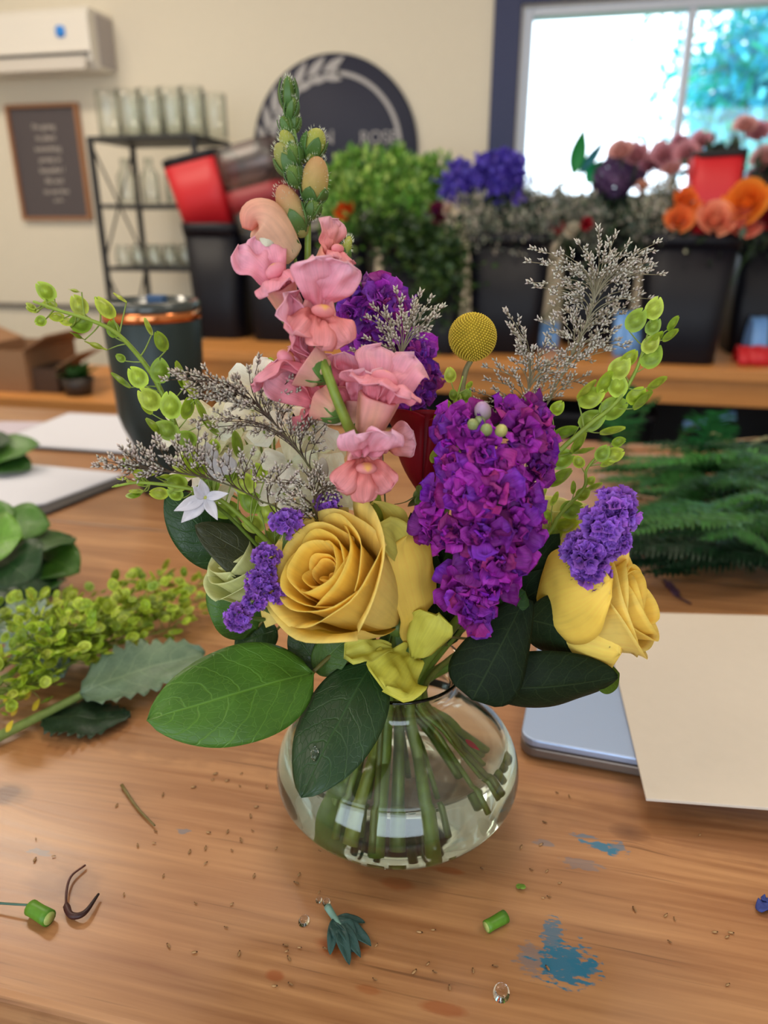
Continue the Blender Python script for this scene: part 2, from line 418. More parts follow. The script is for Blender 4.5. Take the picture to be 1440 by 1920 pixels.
for nm, loc, rot, sx, sy in (('window_portal', ((wx0 + wx1) / 2, YW + .12, (wz0 + wz1) / 2), (-PI / 2, 0, 0), wx1 - wx0, wz1 - wz0), *(('front_opening_portal', ((a + b) / 2, YF - .05, (c + d) / 2), (PI / 2, 0, 0), b - a, d - c) for a, b, c, d in FW)):
    o = area(nm, loc, rot, sx, sy, 1, (1, 1, 1)); o.data.cycles.is_portal = True
# housings for the added ceiling lamps
for i, (x, y) in enumerate(FILL_LAMPS):
    t = thing('added_ceiling_panel', (x, y, ZC), 'unseen rectangular ceiling panel added for the warm fill light', 'ceiling light', 'added ceiling lamps')
    bobj('housing', [((x - .48, y - .18, ZC - .03), (x + .48, y + .18, ZC - .001))], M_white, t, .004)
# outside: ground and trees in the daylight beyond the window
struct(bobj('ground_outside', [((-8, YW + .3, -.4), (12, 30, -.3))], plain('grass_out', S(70, 110, 60), .9)))
M_tree = plant('outdoor_leaf', .5, .45, .3, .25, 2, .0)
def tree(x, y, z0, r, n, label, seed, hang=0, cols=((50, 180, 215), (110, 220, 235), (44, 180, 150))):  # cyan of the overexposed daylight is painted into the leaf colours
    rnd = random.Random(seed); t = thing('leafy_tree', (x, y, -.3), label, 'tree', None)
    m = MB()
    m.tube([(x, y, -.3), (x + .05, y, z0 * .5), (x, y + .1, z0)], .05, .03, 8, S(110, 130, 130)); 
    for k in range(7):
        a = rnd.uniform(0, 6.28); q = V((math.cos(a) * r * .7, math.sin(a) * r * .5, rnd.uniform(-.2, .8) * r)); m.tube([(x, y, z0 - .3), V((x, y, z0)) + q * .5, V((x, y, z0)) + q], .018, .006, 5, S(110, 140, 140))
    m.build('trunk', M_stem, t)
    m = MB()
    cl = [V((rnd.uniform(-1, 1), rnd.uniform(-1, 1), rnd.uniform(-.9, 1))) * r * .75 for _ in range(16)]
    for k in range(n):
        c = V((x, y, z0)) + rnd.choice(cl) + V((rnd.gauss(0, 1), rnd.gauss(0, 1), rnd.gauss(0, 1))) * r * .22
        d = V((rnd.gauss(0, 1), rnd.gauss(0, 1), rnd.gauss(0, 1) - .5)).normalized(); e = d.orthogonal().normalized(); s = rnd.uniform(.04, .075)
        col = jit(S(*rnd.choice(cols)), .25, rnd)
        m.add([c, c + d * s + e * s * .45, c + d * s * 2, c + d * s - e * s * .45], [(0, 1, 2, 3)], col)
    m.build('foliage', M_tree, t)
tree(1.12, 5.9, 2.25, .92, 8500, 'tall leafy tree in the daylight outside the right window sash', 3)
tree(3.9, 8.6, 2.2, 1.3, 3600, 'wide leafy tree outside, behind the pink roses at the window', 5)

# ------------------------------------------------------------------ air conditioner
kx = lambda px, py: PY(px, py, 1).x
xa = kx(212, 60) * YW; yaf = xa / kx(166, 60)                     # right end face: back and front corner
za1 = PY(160, 8, yaf).z; za0 = PY(165, 128, yaf).z
t = thing('air_conditioner', (xa - .4, YW, za0), 'white wall-mounted split air conditioner unit high on the cream wall', 'air conditioner')
M_ac = plain('ac_white', S(232, 226, 216), .35)
m = MB(); prof = [(YW, za0 + .01), (yaf + .05, za0), (yaf + .012, za0 + .03), (yaf, za0 + .06), (yaf, za1 - .03), (yaf + .02, za1), (YW, za1)]
x0 = xa - .86
vs = [V((x, y, z)) for x in (x0, xa) for y, z in prof]; n = len(prof)
m.add(vs, [tuple(range(n)), tuple(range(2 * n - 1, n - 1, -1))] + [(i, i + n, (i + 1) % n + n, (i + 1) % n) for i in range(n)], (.5, .5, .5))
m.build('body', M_ac, t, False, bevel=.006)
bobj('side_panel', [((xa, yaf + .055, za0 + .015), (xa + .004, YW - .01, za1 - .015))], plain('ac_side', S(176, 168, 168), .5), t, .002)
bobj('air_flap', [((x0 + .02, yaf - .004, za0 + .055), (xa - .012, yaf + .004, za0 + .062)), ((x0 + .02, yaf + .0, za0 + .0), (xa - .03, yaf + .006, za0 + .045))], plain('ac_flap', S(214, 206, 196), .4), t, .001)
bobj('louvre_gap', [((x0 + .02, yaf - .006, za0 + .047), (xa - .012, yaf, za0 + .055))], M_dark, t)
p = PY(113, 59, yaf - .002)
m = MB(); m.lathe([(.0, 0), (.019, 0), (.019, .003), (0, .003)], (p.x, p.y, p.z), Matrix.Rotation(PI / 2, 3, 'X'), 24, S(40, 140, 235), sq=4)
m.build('blue_sticker', plain('sticker_blue', S(40, 140, 235), .4), t)

# ------------------------------------------------------------------ framed board with small text
def text(body, size, loc, mat, parent, name='lettering', rot=(PI / 2, 0, 0), ext=.001, align='CENTER', sp_=1):
    c = bpy.data.curves.new(name, 'FONT'); c.body = body; c.size = size; c.extrude = ext; c.align_x = align; c.align_y = 'CENTER'; c.space_character = sp_
    o = bpy.data.objects.new(name, c); COL.objects.link(o)
    me = bpy.data.meshes.new_from_object(o.evaluated_get(bpy.context.evaluated_depsgraph_get()))
    bpy.data.objects.remove(o); me.materials.clear(); me.materials.append(mat)
    o = bpy.data.objects.new(name, me); COL.objects.link(o); o.parent = parent; WL[o] = V(loc)
    o.location = V(loc) - WL[parent]; o.rotation_euler = rot
    return o
M_chalk = plain('chalk_lettering', S(198, 188, 178), .7)
M_frame = plain('frame_wood', S(160, 110, 74), .5, bump=.2, bscale=60, var=.12)
fx0, fx1 = PY(15, 200, YW).x, PY(144, 197, YW - .02).x; fz1, fz0 = PY(20, 198, YW).z, PY(60, 413, YW).z
fc = (fx0 + fx1) / 2
t = thing('framed_sign', (fc, YW, (fz0 + fz1) / 2), 'small grey framed board with eight lines of pale lettering on the wall', 'wall sign')
bobj('board', [((fx0 + .01, YW - .014, fz0 + .01), (fx1 - .01, YW - .002, fz1 - .01))], plain('board_grey', S(84, 76, 78), .7), t)
b = .014
bobj('wooden_frame', [((fx0, YW - .028, fz0), (fx0 + b, YW - .001, fz1)), ((fx1 - b, YW - .028, fz0), (fx1, YW - .001, fz1)), ((fx0 + b, YW - .028, fz0), (fx1 - b, YW - .001, fz0 + b)), ((fx0 + b, YW - .028, fz1 - b), (fx1 - b, YW - .001, fz1))], M_frame, t, .002)
rows = ['I\'m going', 'to plant', 'something', 'pretty in', 'beautiful /', 'life and', 'so we live']
for i, s in enumerate(rows):
    text(s, .030, (fc + .003 * i - .004, YW - .0155, fz1 - .085 - i * .0415), M_chalk, t)
text('garden', .017, (fc + .02, YW - .0155, fz1 - .085 - 6.85 * .0415), M_chalk, t)

# ------------------------------------------------------------------ round shop sign
sx_, sz_, sr_ = -.912, 1.530, .330
t = thing('round_sign', (sx_, YW, sz_), 'round near-black wall sign with ring, laurel leaves and shop name', 'wall sign')
RX = Matrix.Rotation(PI / 2, 3, 'X')
m = MB(); m.lathe([(0, 0), (sr_, 0), (sr_, .016), (sr_ - .004, .02), (0, .02)], (sx_, YW - .001, sz_), RX, 72)
m.build('disc', plain('sign_navy', S(30, 33, 56), .6), t)
M_sgrey = plain('sign_grey', S(176, 172, 172), .6)
m = MB()
def arc(r, a0, a1, wd, n=50):
    for i in range(n):
        A, B = math.radians(a0 + (a1 - a0) * i / n), math.radians(a0 + (a1 - a0) * (i + 1) / n)
        q = [V((sx_ + math.sin(a) * rr, YW - .0215 - d, sz_ + math.cos(a) * rr)) for d in (0, .003) for a, rr in ((A, r - wd), (A, r + wd), (B, r + wd), (B, r - wd))]
        m.add(q, [(0, 1, 2, 3), (7, 6, 5, 4), (0, 4, 5, 1), (2, 6, 7, 3), (0, 3, 7, 4), (1, 5, 6, 2)], (.5, .5, .5))
arc(sr_ * .80, 4, 172, .008)
m.lathe([(0, 0), (.013, 0), (.013, .003), (0, .003)], (sx_ + .02, YW - .0215, sz_ + sr_ * .80), RX, 16)
m.build('ring', M_sgrey, t, False)
for k in range(13):
    for s in (-1, 1):
        a = math.radians(-8 - k * 13.5); c = V((sx_ + math.sin(a) * sr_ * .80, YW - .022, sz_ + math.cos(a) * sr_ * .80))
        ta = a + math.radians(180 if 0 else 0)
        d = V((math.sin(a + math.radians(90 - s * 24)), 0, math.cos(a + math.radians(90 - s * 24)))); e = V((-d.z, 0, d.x)); L_ = .105 if s > 0 else .080
        m = MB(); m.sheet(lambda u, v: c + d * L_ * v + e * u * .016 * math.sin(PI * v ** .8) + V((0, -.0015, 0)), 6, 8, (.5, .5, .5))
        m.build('laurel_leaf', M_sgrey, t, False, thick=.002)
zt = PY(690, 258, YW).z
text('ROSE', .062, (PY(712, 262, YW).x, YW - .0225, zt - .004), M_sgrey, t, 'lettering', ext=.0012)
text('R', .088, (PY(660, 262, YW).x, YW - .0228, zt + .004), M_sgrey, t, 'lettering', ext=.0012) if 0 else None
text('N', .070, (PY(617, 262, YW).x, YW - .0225, zt), M_sgrey, t, 'lettering', ext=.0012)
text('FLOWERS', .034, (sx_, YW - .0225, sz_ - .12), M_sgrey, t) if 0 else None

# ------------------------------------------------------------------ metal shelf with glass vases
ysf = 2.60; ysb = 2.88
lx0 = PY(168, 258, ysf).x; lx1 = PY(362, 250, ysf).x; zs = [PY(168, py, ysf).z for py in (256, 383, 500, 600)]; zs += [.62, .28]
t = thing('metal_shelf', ((lx0 + lx1) / 2, (ysf + ysb) / 2, 0), 'black metal shelf unit with crossed end braces holding clear glass vases', 'shelf unit')
for x in (lx0, lx1):
    for y in (ysf, ysb): bobj('leg', [((x - .009, y - .009, 0), (x + .009, y + .009, zs[0]))], M_blackm, t, .002)
for z in zs: bobj('shelf', [((lx0 - .008, ysf - .008, z - .014), (lx1 + .008, ysb + .008, z))], M_blackm, t, .002)
for x in (lx0, lx1):
    for za, zb in ((zs[0], zs[2]), (zs[2], zs[4])):
        for ya, yb in ((ysf, ysb), (ysb, ysf)):
            m = MB(); m.tube([(x, ya, za - .02), (x, yb, zb + .02)], .004, n=6); m.build('cross_brace', M_blackm, t)
def jar(name, x, y, z, r, h, label, group, neck=None):
    m = MB(); nk = neck or r
    m.lathe([(0, 0), (r * .94, 0), (r, .006), (r, h * .62), (nk, h * .80), (nk, h), (nk - .0025, h), (nk - .0025, h * .8), (r - .003, h * .6), (r - .003, .010), (0, .010)], (x, y, z), n=28)
    o = m.build(name, M_jar, None, True, org=(x, y, z)); tag(o, label, 'vase', group); return o
wS = lx1 - lx0
rnd = random.Random(2)
ORD = ('leftmost', 'second from the left', 'third from the left', 'fourth from the left', 'fifth from the left', 'sixth from the left')
for i in range(5):
    jar('glass_vase', lx0 + .045 + i * (wS - .05) / 4.3, ysf + .07, zs[0], .043, .150, f'straight glass vase on the top shelf, {ORD[i]} of the front row', 'glass vases on the top shelf')
    jar('glass_vase', lx0 + .06 + i * (wS - .05) / 4.3, ysb - .06, zs[0], .043, .150, f'straight glass vase on the top shelf, {ORD[i]} of the back row', 'glass vases on the top shelf')
for i in range(4):
    jar('glass_bottle_vase', lx0 + .07 + i * .095, ysf + .09, zs[1], .034, .155, f'clear bottle-shaped glass vase on the second shelf, {ORD[i]}', 'bottle vases on the second shelf', .016)
for i in range(6):
    for y in (.06, .17): jar('glass_jar', lx0 + .04 + i * .065, ysf + y, zs[2], .028, .075, f'small clear glass jar on the third shelf, {ORD[i]} in the {"front" if y < .1 else "back"} row', 'jars on the third shelf', .024)
for i in range(4): jar('glass_jar', lx0 + .06 + i * .09, ysf + .1, zs[3], .034, .07, f'low clear glass jar on the fourth shelf of the black unit, {ORD[i]}', 'jars on the fourth shelf')

# ------------------------------------------------------------------ back bench
ybf = 2.145; xb0 = PZ(336, 650, .9).x; xb1 = 1.5; ybb = 2.86
zap1 = PY(1240, 712, ybf).z; zap0 = PY(1240, 756, ybf + .02).z
t = thing('flower_bench', ((xb0 + xb1) / 2, (ybf + ybb) / 2, 0), 'long pine bench against the back wall carrying the black flower buckets', 'bench')
for i in range(5):
    w_ = (ybb - ybf) / 5; bobj('top_board', [((xb0, ybf + i * w_ + .001, zap1 + .002), (xb1, ybf + (i + 1) * w_ - .001, .9))], M_bench, t, .003)
bobj('apron', [((xb0 + .01, ybf + .02, zap0), (xb1 - .01, ybf + .045, zap1))], M_bench, t, .002)
for x in (xb0 + .06, -.25, 1.40):
    for y in (ybf + .09, ybb - .08): bobj('leg', [((x - .04, y - .04, 0), (x + .04, y + .04, zap1))], M_bench, t, .003)
bobj('dark_underside_shelf', [((xb0 + .02, ybf + .06, .28), (xb1 - .02, ybb, .31))], M_dark, t)
bobj('dark_underside_panel', [((xb0 + .01, ybb - .03, .31), (xb1 - .01, ybb - .01, zap1))], M_dark, t)  # dark shelf and panel added to stand in for the shade below
for x, wd, h, lb in ((-.95, .40, .36, 'dark tub added to fill the dark under the left end of the pine bench'), (.05, .5, .40, 'dark tub added to fill the dark under the middle of the pine bench'), (1.02, .50, .34, 'dark storage tub with blue tape under the right end of the pine bench')):
    s = thing('storage_tub', (x, ybf + .3, .31), lb, 'storage tub')  # left and middle tubs are made up to fill the dark underside
    m = MB(); m.lathe([(0, 0), (.42 * wd, 0), (.5 * wd, h), (.52 * wd, h), (.52 * wd, h + .02), (.48 * wd, h + .02), (.41 * wd, .01), (0, .01)], (x, ybf + .30, .31), n=48, sq=8, sy=.62, rot=PI / 48); m.build('tub', plain('tub_dark', S(38, 38, 46), .4), s)
    if x > .9:
        p = PY(1330, 788, ybf + .105)
        m = MB(); m.box((-.07, -.004, -.014), (.07, .0, .012), M=Matrix.Rotation(-.28, 3, 'Y'), o=p); m.build('blue_tape', plain('tape_blue', S(120, 165, 215), .4), s)
# things standing left of the bench on a low side table
pS = PY(70, 748, 1.78)
t = thing('side_table', (pS.x, 2.02, 0), 'plain low wooden side table beyond the left end of the work table', 'table')
bobj('table_top', [((pS.x - .55, 1.78, pS.z - .03), (pS.x + .32, 2.30, pS.z))], M_bench, t, .003)
for x in (-.5, .27):
    for y in (1.83, 2.25): bobj('leg', [((pS.x + x - .025, y - .025, 0), (pS.x + x + .025, y + .025, pS.z - .03))], M_bench, t)
def carton(px0, px1, pyt, Y, d, label, open_=False, mat=M_card):
    a, b = PY(px0, pyt, Y), PY(px1, pyt, Y); z0, z1 = pS.z + .0005, a.z
    s = thing('cardboard_box', ((a.x + b.x) / 2, Y + d / 2, z0), label, 'box')
    th = .004
    bobj('box_body', [((a.x, Y, z0), (b.x, Y + th, z1)), ((a.x, Y + d - th, z0), (b.x, Y + d, z1)), ((a.x, Y + th, z0), (a.x + th, Y + d - th, z1)), ((b.x - th, Y + th, z0), (b.x, Y + d - th, z1)), ((a.x + th, Y + th, z0), (b.x - th, Y + d - th, z0 + th))], mat, s)
    for sgn, x in ((-1, a.x), (1, b.x)):
        m = MB(); m.box((0, 0, 0), (.09, d, .004), M=Matrix.Rotation(-.5, 3, 'Y') @ Matrix.Scale(1, 3), o=(x, Y, z1)) if sgn > 0 else m.box((-.09, 0, 0), (0, d, .004), M=Matrix.Rotation(.35, 3, 'Y'), o=(x, Y, z1))
        m.build('flap', M_card, s, False)
carton(-60, 42, 655, 1.84, .24, 'open light brown cardboard box at the left edge behind the papers')
carton(58, 104, 690, 1.86, .12, 'small dark brown cardboard box beside the lighter box', mat=plain('cardboard_dark', S(84, 62, 48), .85))
t = thing('leafy_plant', PY(160, 748, 1.9), 'small dark green leafy plant behind the green tumbler', 'plant')
rnd = random.Random(4); pc = PY(150, 748, 1.86)
m = MB(); m.lathe([(0, 0), (.035, 0), (.045, .05), (.041, .05), (.03, .01), (0, .01)], (pc.x, pc.y, pS.z), n=20, col=S(60, 50, 45)); m.build('pot', M_stem, t)
for k in range(16):
    a = rnd.uniform(0, 6.28); d = V((math.cos(a), math.sin(a), rnd.uniform(.3, 1.5))).normalized(); q = V((pc.x, pc.y, pS.z + .04)); L_ = rnd.uniform(.05, .09); sd = d.cross(UP).normalized()
    m = MB(); m.sheet(lambda u, v: q + d * L_ * v + sd * u * .018 * math.sin(PI * v ** .8) - UP * .02 * v * v, 4, 6, jit(S(40, 80, 34), .25, rnd)); m.build('leaf', M_leaf2, t)
# ------------------------------------------------------------------ flower buckets on the bench
BK = {}
def bucket(key, px0, px1, pyt, Y, d, label, sq=7, logo=False):
    a, b = PY(px0, pyt, Y), PY(px1, pyt, Y); x = (a.x + b.x) / 2; hw = (b.x - a.x) / 2; y = Y + d / 2; h = a.z - .9; hd = d / 2
    t = thing('flower_bucket', (x, y, .9), label, 'bucket', 'black flower buckets on the bench')
    q = 2 ** (1 / sq) if 0 else 1
    m = MB(); k = hd / hw
    m.lathe([(0, 0), (hw * .78, 0), (hw * .80, .004), (hw * .94, h * .93), (hw * .91, h * .93), (hw * .77, .008), (0, .008)], (x, y, .9), n=48, sq=sq, sy=k, rot=PI / 48); m.build('body', M_black, t)
    m = MB(); m.lathe([(hw * .915, h * .90), (hw * .965, h * .90), (hw, h), (hw * .955, h), (hw * .915, h * .90)], (x, y, .9), n=48, sq=sq, sy=k, rot=PI / 48); m.build('rim', M_black, t)
    BK[key] = (V((x, y, .9 + h)), hw, hd, h)
    return t
bucket('A', 326, 442, 418, 2.36, .22, 'tall black flower bucket holding the red topped sleeve', sq=4)
bucket('B', 438, 560, 440, 2.34, .24, 'black flower bucket behind the snapdragon with the smoky sleeve', sq=4)
bucket('C0', 566, 686, 440, 2.36, .22, 'black flower bucket just right of the snapdragon', sq=4)
bucket('C', 704, 850, 452, 2.34, .24, 'black flower bucket under the tall green foliage')
bucket('C2', 790, 862, 528, 2.21, .11, 'small low black flower bucket of trailing greens', sq=4)
bucket('D', 872, 1040, 436, 2.26, .26, 'wide black flower bucket under the blue purple statice')
bucket('E', 1052, 1214, 440, 2.50, .24, 'black flower bucket set back behind the grey misty sprigs')
tF = bucket('F', 1216, 1405, 438, 2.18, .26, 'wide black flower bucket of orange and peach roses')
bucket('G', 1392, 1520, 440, 2.40, .24, 'black flower bucket cut by the right edge of the photo')
p = PY(1411, 475, 2.175) if 0 else None

M_blue = plain('pale_blue_sheet', S(120, 170, 232), .35)
def wrap(name, px0, px1, py0, py1, Y, d, label, cat, mat):
    a, b = PY(px0, py1, Y), PY(px1, py0, Y); t = MB()
    t.sheet(lambda u, v: V((a.x + (b.x - a.x) * (u + 1) / 2, Y + d * v + .01 * noise.noise(V((u * 3, v * 3, px0))), .9012 + (a.z * 0 + b.z - .9) * math.sin(PI * min(1, v * 1.0)) ** .6 + .006 * noise.noise(V((u * 5, v * 4, 2.2))))), 14, 14, (.5, .5, .5))
    o = t.build(name, mat, None, True, thick=.001); return tag(o, label, cat)
wrap('cellophane_wrap', 1010, 1048, 610, 650, 2.42, .12, 'crumpled pale blue wrap between two black buckets', 'wrapping', M_blue)
wrap('cellophane_wrap', 1150, 1214, 590, 655, 2.30, .14, 'pale blue shiny wrap left of the rose bucket', 'wrapping', M_blue)
wrap('cellophane_wrap', 1408, 1450, 600, 655, 2.3, .12, 'pale blue wrap right of the rose bucket', 'wrapping', M_blue)
wrap('red_cloth', 1385, 1450, 655, 668, 2.22, .08, 'folded red cloth on the bench right of the rose bucket', 'cloth', M_red)

# sleeves standing in the left buckets
def sleeve(name, c, hw, h, tiltx, tilty, label, mats, flare=1.18, bands=()):
    t = thing(name, c, label, 'flower sleeve')
    R = Matrix.Rotation(tiltx, 3, 'Y') @ Matrix.Rotation(tilty, 3, 'X')
    def seg(nm, z0, z1, mat, g=0):
        m = MB(); r = lambda z: hw * (1 + (flare - 1) * z / h) + g
        m.lathe([(r(z0), z0), (r(z1), z1), (r(z1) - .002, z1), (r(z0) - .002, z0), (r(z0), z0)], c, R, 40, sq=6, rot=PI / 40 + PI / 4 * 0)
        return m.build(nm, mat, t)
    for nm, a, b, mat in bands: seg(nm, a * h, b * h, mat, .0006)
    return t
c = BK['A'][0]; 
sleeve('red_flower_sleeve', V((c.x - .005, c.y, c.z - .03)), .082, .235, -.20, .0, 'bright red square paper sleeve with black rim in the tall bucket', None, 1.22, (('red_paper', 0, .90, M_red), ('black_rim', .90, 1, M_black)))
c = BK['B'][0]
sleeve('smoky_flower_sleeve', V((c.x - .01, c.y, c.z - .06)), .085, .33, -.22, .0, 'translucent dark sleeve with a red band beside the red sleeve', None, 1.2, (('lower_film', 0, .42, M_film), ('red_band', .42, .62, plain('red_band', S(140, 36, 44), .5)), ('upper_film', .62, 1, M_film)))
# red card standing among the roses
a, b = PY(1308, 290, 2.20), PY(1408, 285, 2.20); z0 = PY(1320, 385, 2.20).z
t = thing('red_flower_sleeve', ((a.x + b.x) / 2, 2.24, z0), 'red box-shaped flower sleeve with dark top edge among the roses', 'flower sleeve')
R = Matrix.Rotation(-.05, 3, 'Y'); hw = (b.x - a.x) / 2
m = MB(); m.lathe([(hw * .8, -.12), (hw * .95, 0), (hw, a.z - z0), (hw * .98, a.z - z0), (hw * .92, 0), (hw * .78, -.12), (hw * .8, -.12)], (0, 0, 0), None, 40, sq=7, rot=PI / 40)
m.v = [V(((a.x + b.x) / 2, 2.28, z0)) + R @ p for p in m.v]; m.build('red_paper', M_red, t)
m = MB(); m.lathe([(hw, 0), (hw * 1.03, 0), (hw * 1.04, .016), (hw, .016), (hw, 0)], (0, 0, 0), None, 40, sq=7, rot=PI / 40)
m.v = [V(((a.x + b.x) / 2, 2.28, a.z - .004)) + R @ p for p in m.v]; m.build('dark_rim', M_dark, t)

# ------------------------------------------------------------------ background flowers
def rosette(mb, c, ax, r, col, rnd, n=16, open_=1.0):
    """a small rose head seen at a distance"""
    F = frame(ax)
    for k in range(n):
        t = k / (n - 1); a0 = k * 2.4; R = r * (.16 + .84 * t); hw = 1.0 + .6 * (1 - t); hh = r * (1.35 - .45 * t * open_)
        def fn(u, v):
            rr = R * (v ** .55) * (1 + .25 * t * open_ * max(0, v - .6) / .4 - .22 * (1 - t) * v * v); a = a0 + u * hw
            return c + F @ V((math.cos(a) * rr, math.sin(a) * rr, hh * v * (1 - .16 * u * u) - r * .5))
        cc = jit(col, .08, rnd); mb.sheet(fn, 6, 5, lambda u, v: mix(cc, tuple(min(1, x * 1.25) for x in cc), v * t))
def bstem(mb, top, foot, col, r=.002): mb.tube(smooth([top, top.lerp(foot, .5) + V((0, 0, .0)), foot], 3), r, r, 5, col)
def foot(key, rnd, f=.55):
    c, hw, hd, h = BK[key]; return V((c.x + rnd.uniform(-f, f) * hw, c.y + rnd.uniform(-f, f) * hd, .93))
rnd = random.Random(11)
def bgrose(px, py, Y, rpx, col, key, label, group, n=16):
    c = PY(px, py, Y); r = rpx * MPP(py, Y / math.cos(YAW)) if 0 else rpx * (PY(px + 1, py, Y) - c).length
    fo = foot(key, rnd); t = thing('garden_rose', fo, label, 'flower', group)
    ax = (CAM - c).normalized() * .8 + V((rnd.uniform(-.5, .5), -.2, rnd.uniform(.3, .9)))
    m = MB(); rosette(m, c, ax, r, S(*col), rnd, n); m.build('bloom', M_petrose, t)
    m = MB(); bstem(m, c - ax.normalized() * r * .5, fo, S(60, 90, 45)); m.build('stem', M_stem, t)
gO = 'orange and peach roses in the wide right bucket'
for px, py, Y, r, col, lb in ((1285, 378, 2.22, 26, (236, 130, 62), 'orange rose in the right bucket, left of the red sleeve'), (1272, 412, 2.20, 26, (240, 140, 80), 'orange rose low on the left rim of the right bucket'),
        (1400, 380, 2.20, 42, (244, 146, 56), 'large bright orange rose below the red sleeve'), (1352, 366, 2.26, 22, (232, 190, 160), 'pale cream rose under the red sleeve'),
        (1340, 412, 2.19, 34, (238, 160, 130), 'light peach rose on the front rim of the right bucket'), (1388, 420, 2.19, 34, (222, 128, 110), 'salmon rose on the front rim below the large orange rose'), (1432, 412, 2.20, 26, (150, 36, 52), 'dark red rose at the right edge of the photo')):
    bgrose(px, py, Y, r, col, 'F', lb, gO)
gP = 'dusty pink roses in front of the window'
PK = [(1398, 238, 20), (1425, 250, 22), (1316, 268, 20), (1288, 290, 22), (1246, 292, 24), (1222, 310, 20), (1165, 285, 22), (1195, 292, 22), (1438, 300, 26), (1260, 320, 18), (1275, 268, 15), (1425, 335, 22)]
PKL = ['highest dusty pink rose, near the right edge of the window', 'dusty pink rose touching the right photo edge, second highest', 'dusty pink rose standing just above the red sleeve', 'dusty pink rose directly left of the red sleeve top', 'dusty pink rose midway between the red sleeve and the purple hydrangea', 'dusty pink rose right of the purple hydrangea, lower of two', 'dusty pink rose resting on top of the large purple hydrangea', 'mauve-pink rose to the upper right of the purple hydrangea', 'large dusty pink rose right of the red sleeve', 'small dusty pink rose low beside the red sleeve corner', 'smallest dusty pink rose above the window sill line', 'dusty pink rose above the large orange rose']
for i, (px, py, r) in enumerate(PK):
    bgrose(px, py, 2.42 + .02 * (i % 3), r, rnd.choice(((206, 150, 160), (190, 132, 150), (214, 164, 160))), 'G' if px > 1330 else 'E', PKL[i], gP, 12)
gD = 'small mixed roses low behind the buckets'
for px, py, r, col in ((1046, 425, 13, (170, 30, 46)), (1075, 432, 14, (200, 190, 170)), (1100, 420, 12, (160, 28, 44)), (1028, 420, 10, (190, 160, 200)), (822, 402, 20, (104, 30, 62)), (840, 392, 11, (224, 200, 180)), (1205, 352, 14, (210, 150, 130)), (1232, 405, 12, (220, 160, 150))):
    bgrose(px, py, 2.33, r, col, 'D' if px > 900 else 'C', 'small rose tucked in among the bucket greens', gD, 10)
bgrose(648, 396, 2.34, 17, (214, 78, 24), 'C0', 'single small orange flower behind the snapdragon', None, 10)

# dusky hydrangea heads
def hydra(px, py, Y, rpx, col, key, label, nf=70, petr=.24, group='dusky purple hydrangeas by the window'):
    c = PY(px, py, Y); r = rpx * (PY(px + 1, py, Y) - c).length; fo = foot(key, rnd)
    t = thing('hydrangea', fo, label, 'flower', group); m = MB()
    for k in range(nf):
        z = 1 - 2 * (k + .5) / nf; a = k * 2.39996; q = math.sqrt(1 - z * z); d = V((q * math.cos(a), q * math.sin(a), z)); F = frame(d, V((rnd.random(), rnd.random(), rnd.random())))
        cc = jit(S(*col), .2, rnd); b_ = c + d * r * rnd.uniform(.86, 1.04)
        for j in range(4):
            aa = j * PI / 2; e = F @ V((math.cos(aa), math.sin(aa), .15)); s = F @ V((-math.sin(aa), math.cos(aa), 0)); L_ = r * petr * 1.2
            m.sheet(lambda u, v: b_ + e * L_ * v + s * u * L_ * .55 * math.sin(PI * (v * .8 + .1)) + d * L_ * .2 * (u * u), 2, 3, cc)
    m.build('flower_head', M_pet, t); m = MB(); bstem(m, c, fo, S(60, 90, 50), .003); m.build('stem', M_stem, t)
hydra(1150, 335, 2.50, 38, (104, 78, 118), 'E', 'large dusky purple hydrangea head in front of the window')
hydra(1185, 318, 2.55, 30, (132, 96, 130), 'E', 'smaller mauve hydrangea head beside the larger one')

# green bushy stems, statice, mist
def bushy(name, top, fo, spread, length, cols, n, label, cat, group, lw=.35, ll=.02, droop=0, up_=1.0, mat=None):
    t = thing(name, fo, label, cat, group); m = MB(); m.tube(smooth([fo, fo.lerp(top, .5) + V((0, 0, .02)), top], 4), .0025, .0012, 5, S(70, 100, 45)); m.build('stem', M_stem, t)
    m = MB(); ax = (top - fo).normalized()
    for k in range(n):
        v = rnd.random() ** .8; c = top - ax * length * (1 - v) + V((rnd.gauss(0, 1), rnd.gauss(0, 1), rnd.gauss(0, .6) - droop * abs(rnd.gauss(0, 1)))) * spread * (1.15 - .7 * v) * .6
        d = V((rnd.gauss(0, .6), rnd.gauss(0, .6), up_ + rnd.gauss(0, .4))).normalized(); e = d.orthogonal().normalized(); e = Matrix.Rotation(rnd.uniform(0, 6.28), 3, d) @ e; L_ = ll * rnd.uniform(.6, 1.3)
        col = jit(S(*rnd.choice(cols)), .22, rnd)
        m.add([c, c + d * L_ * .5 + e * L_ * lw, c + d * L_, c + d * L_ * .5 - e * L_ * lw], [(0, 1, 2, 3)], col)
    m.build('foliage', mat or M_leaf2, t)
Gc = ((128, 176, 70), (104, 158, 60), (166, 200, 98), (84, 132, 52))
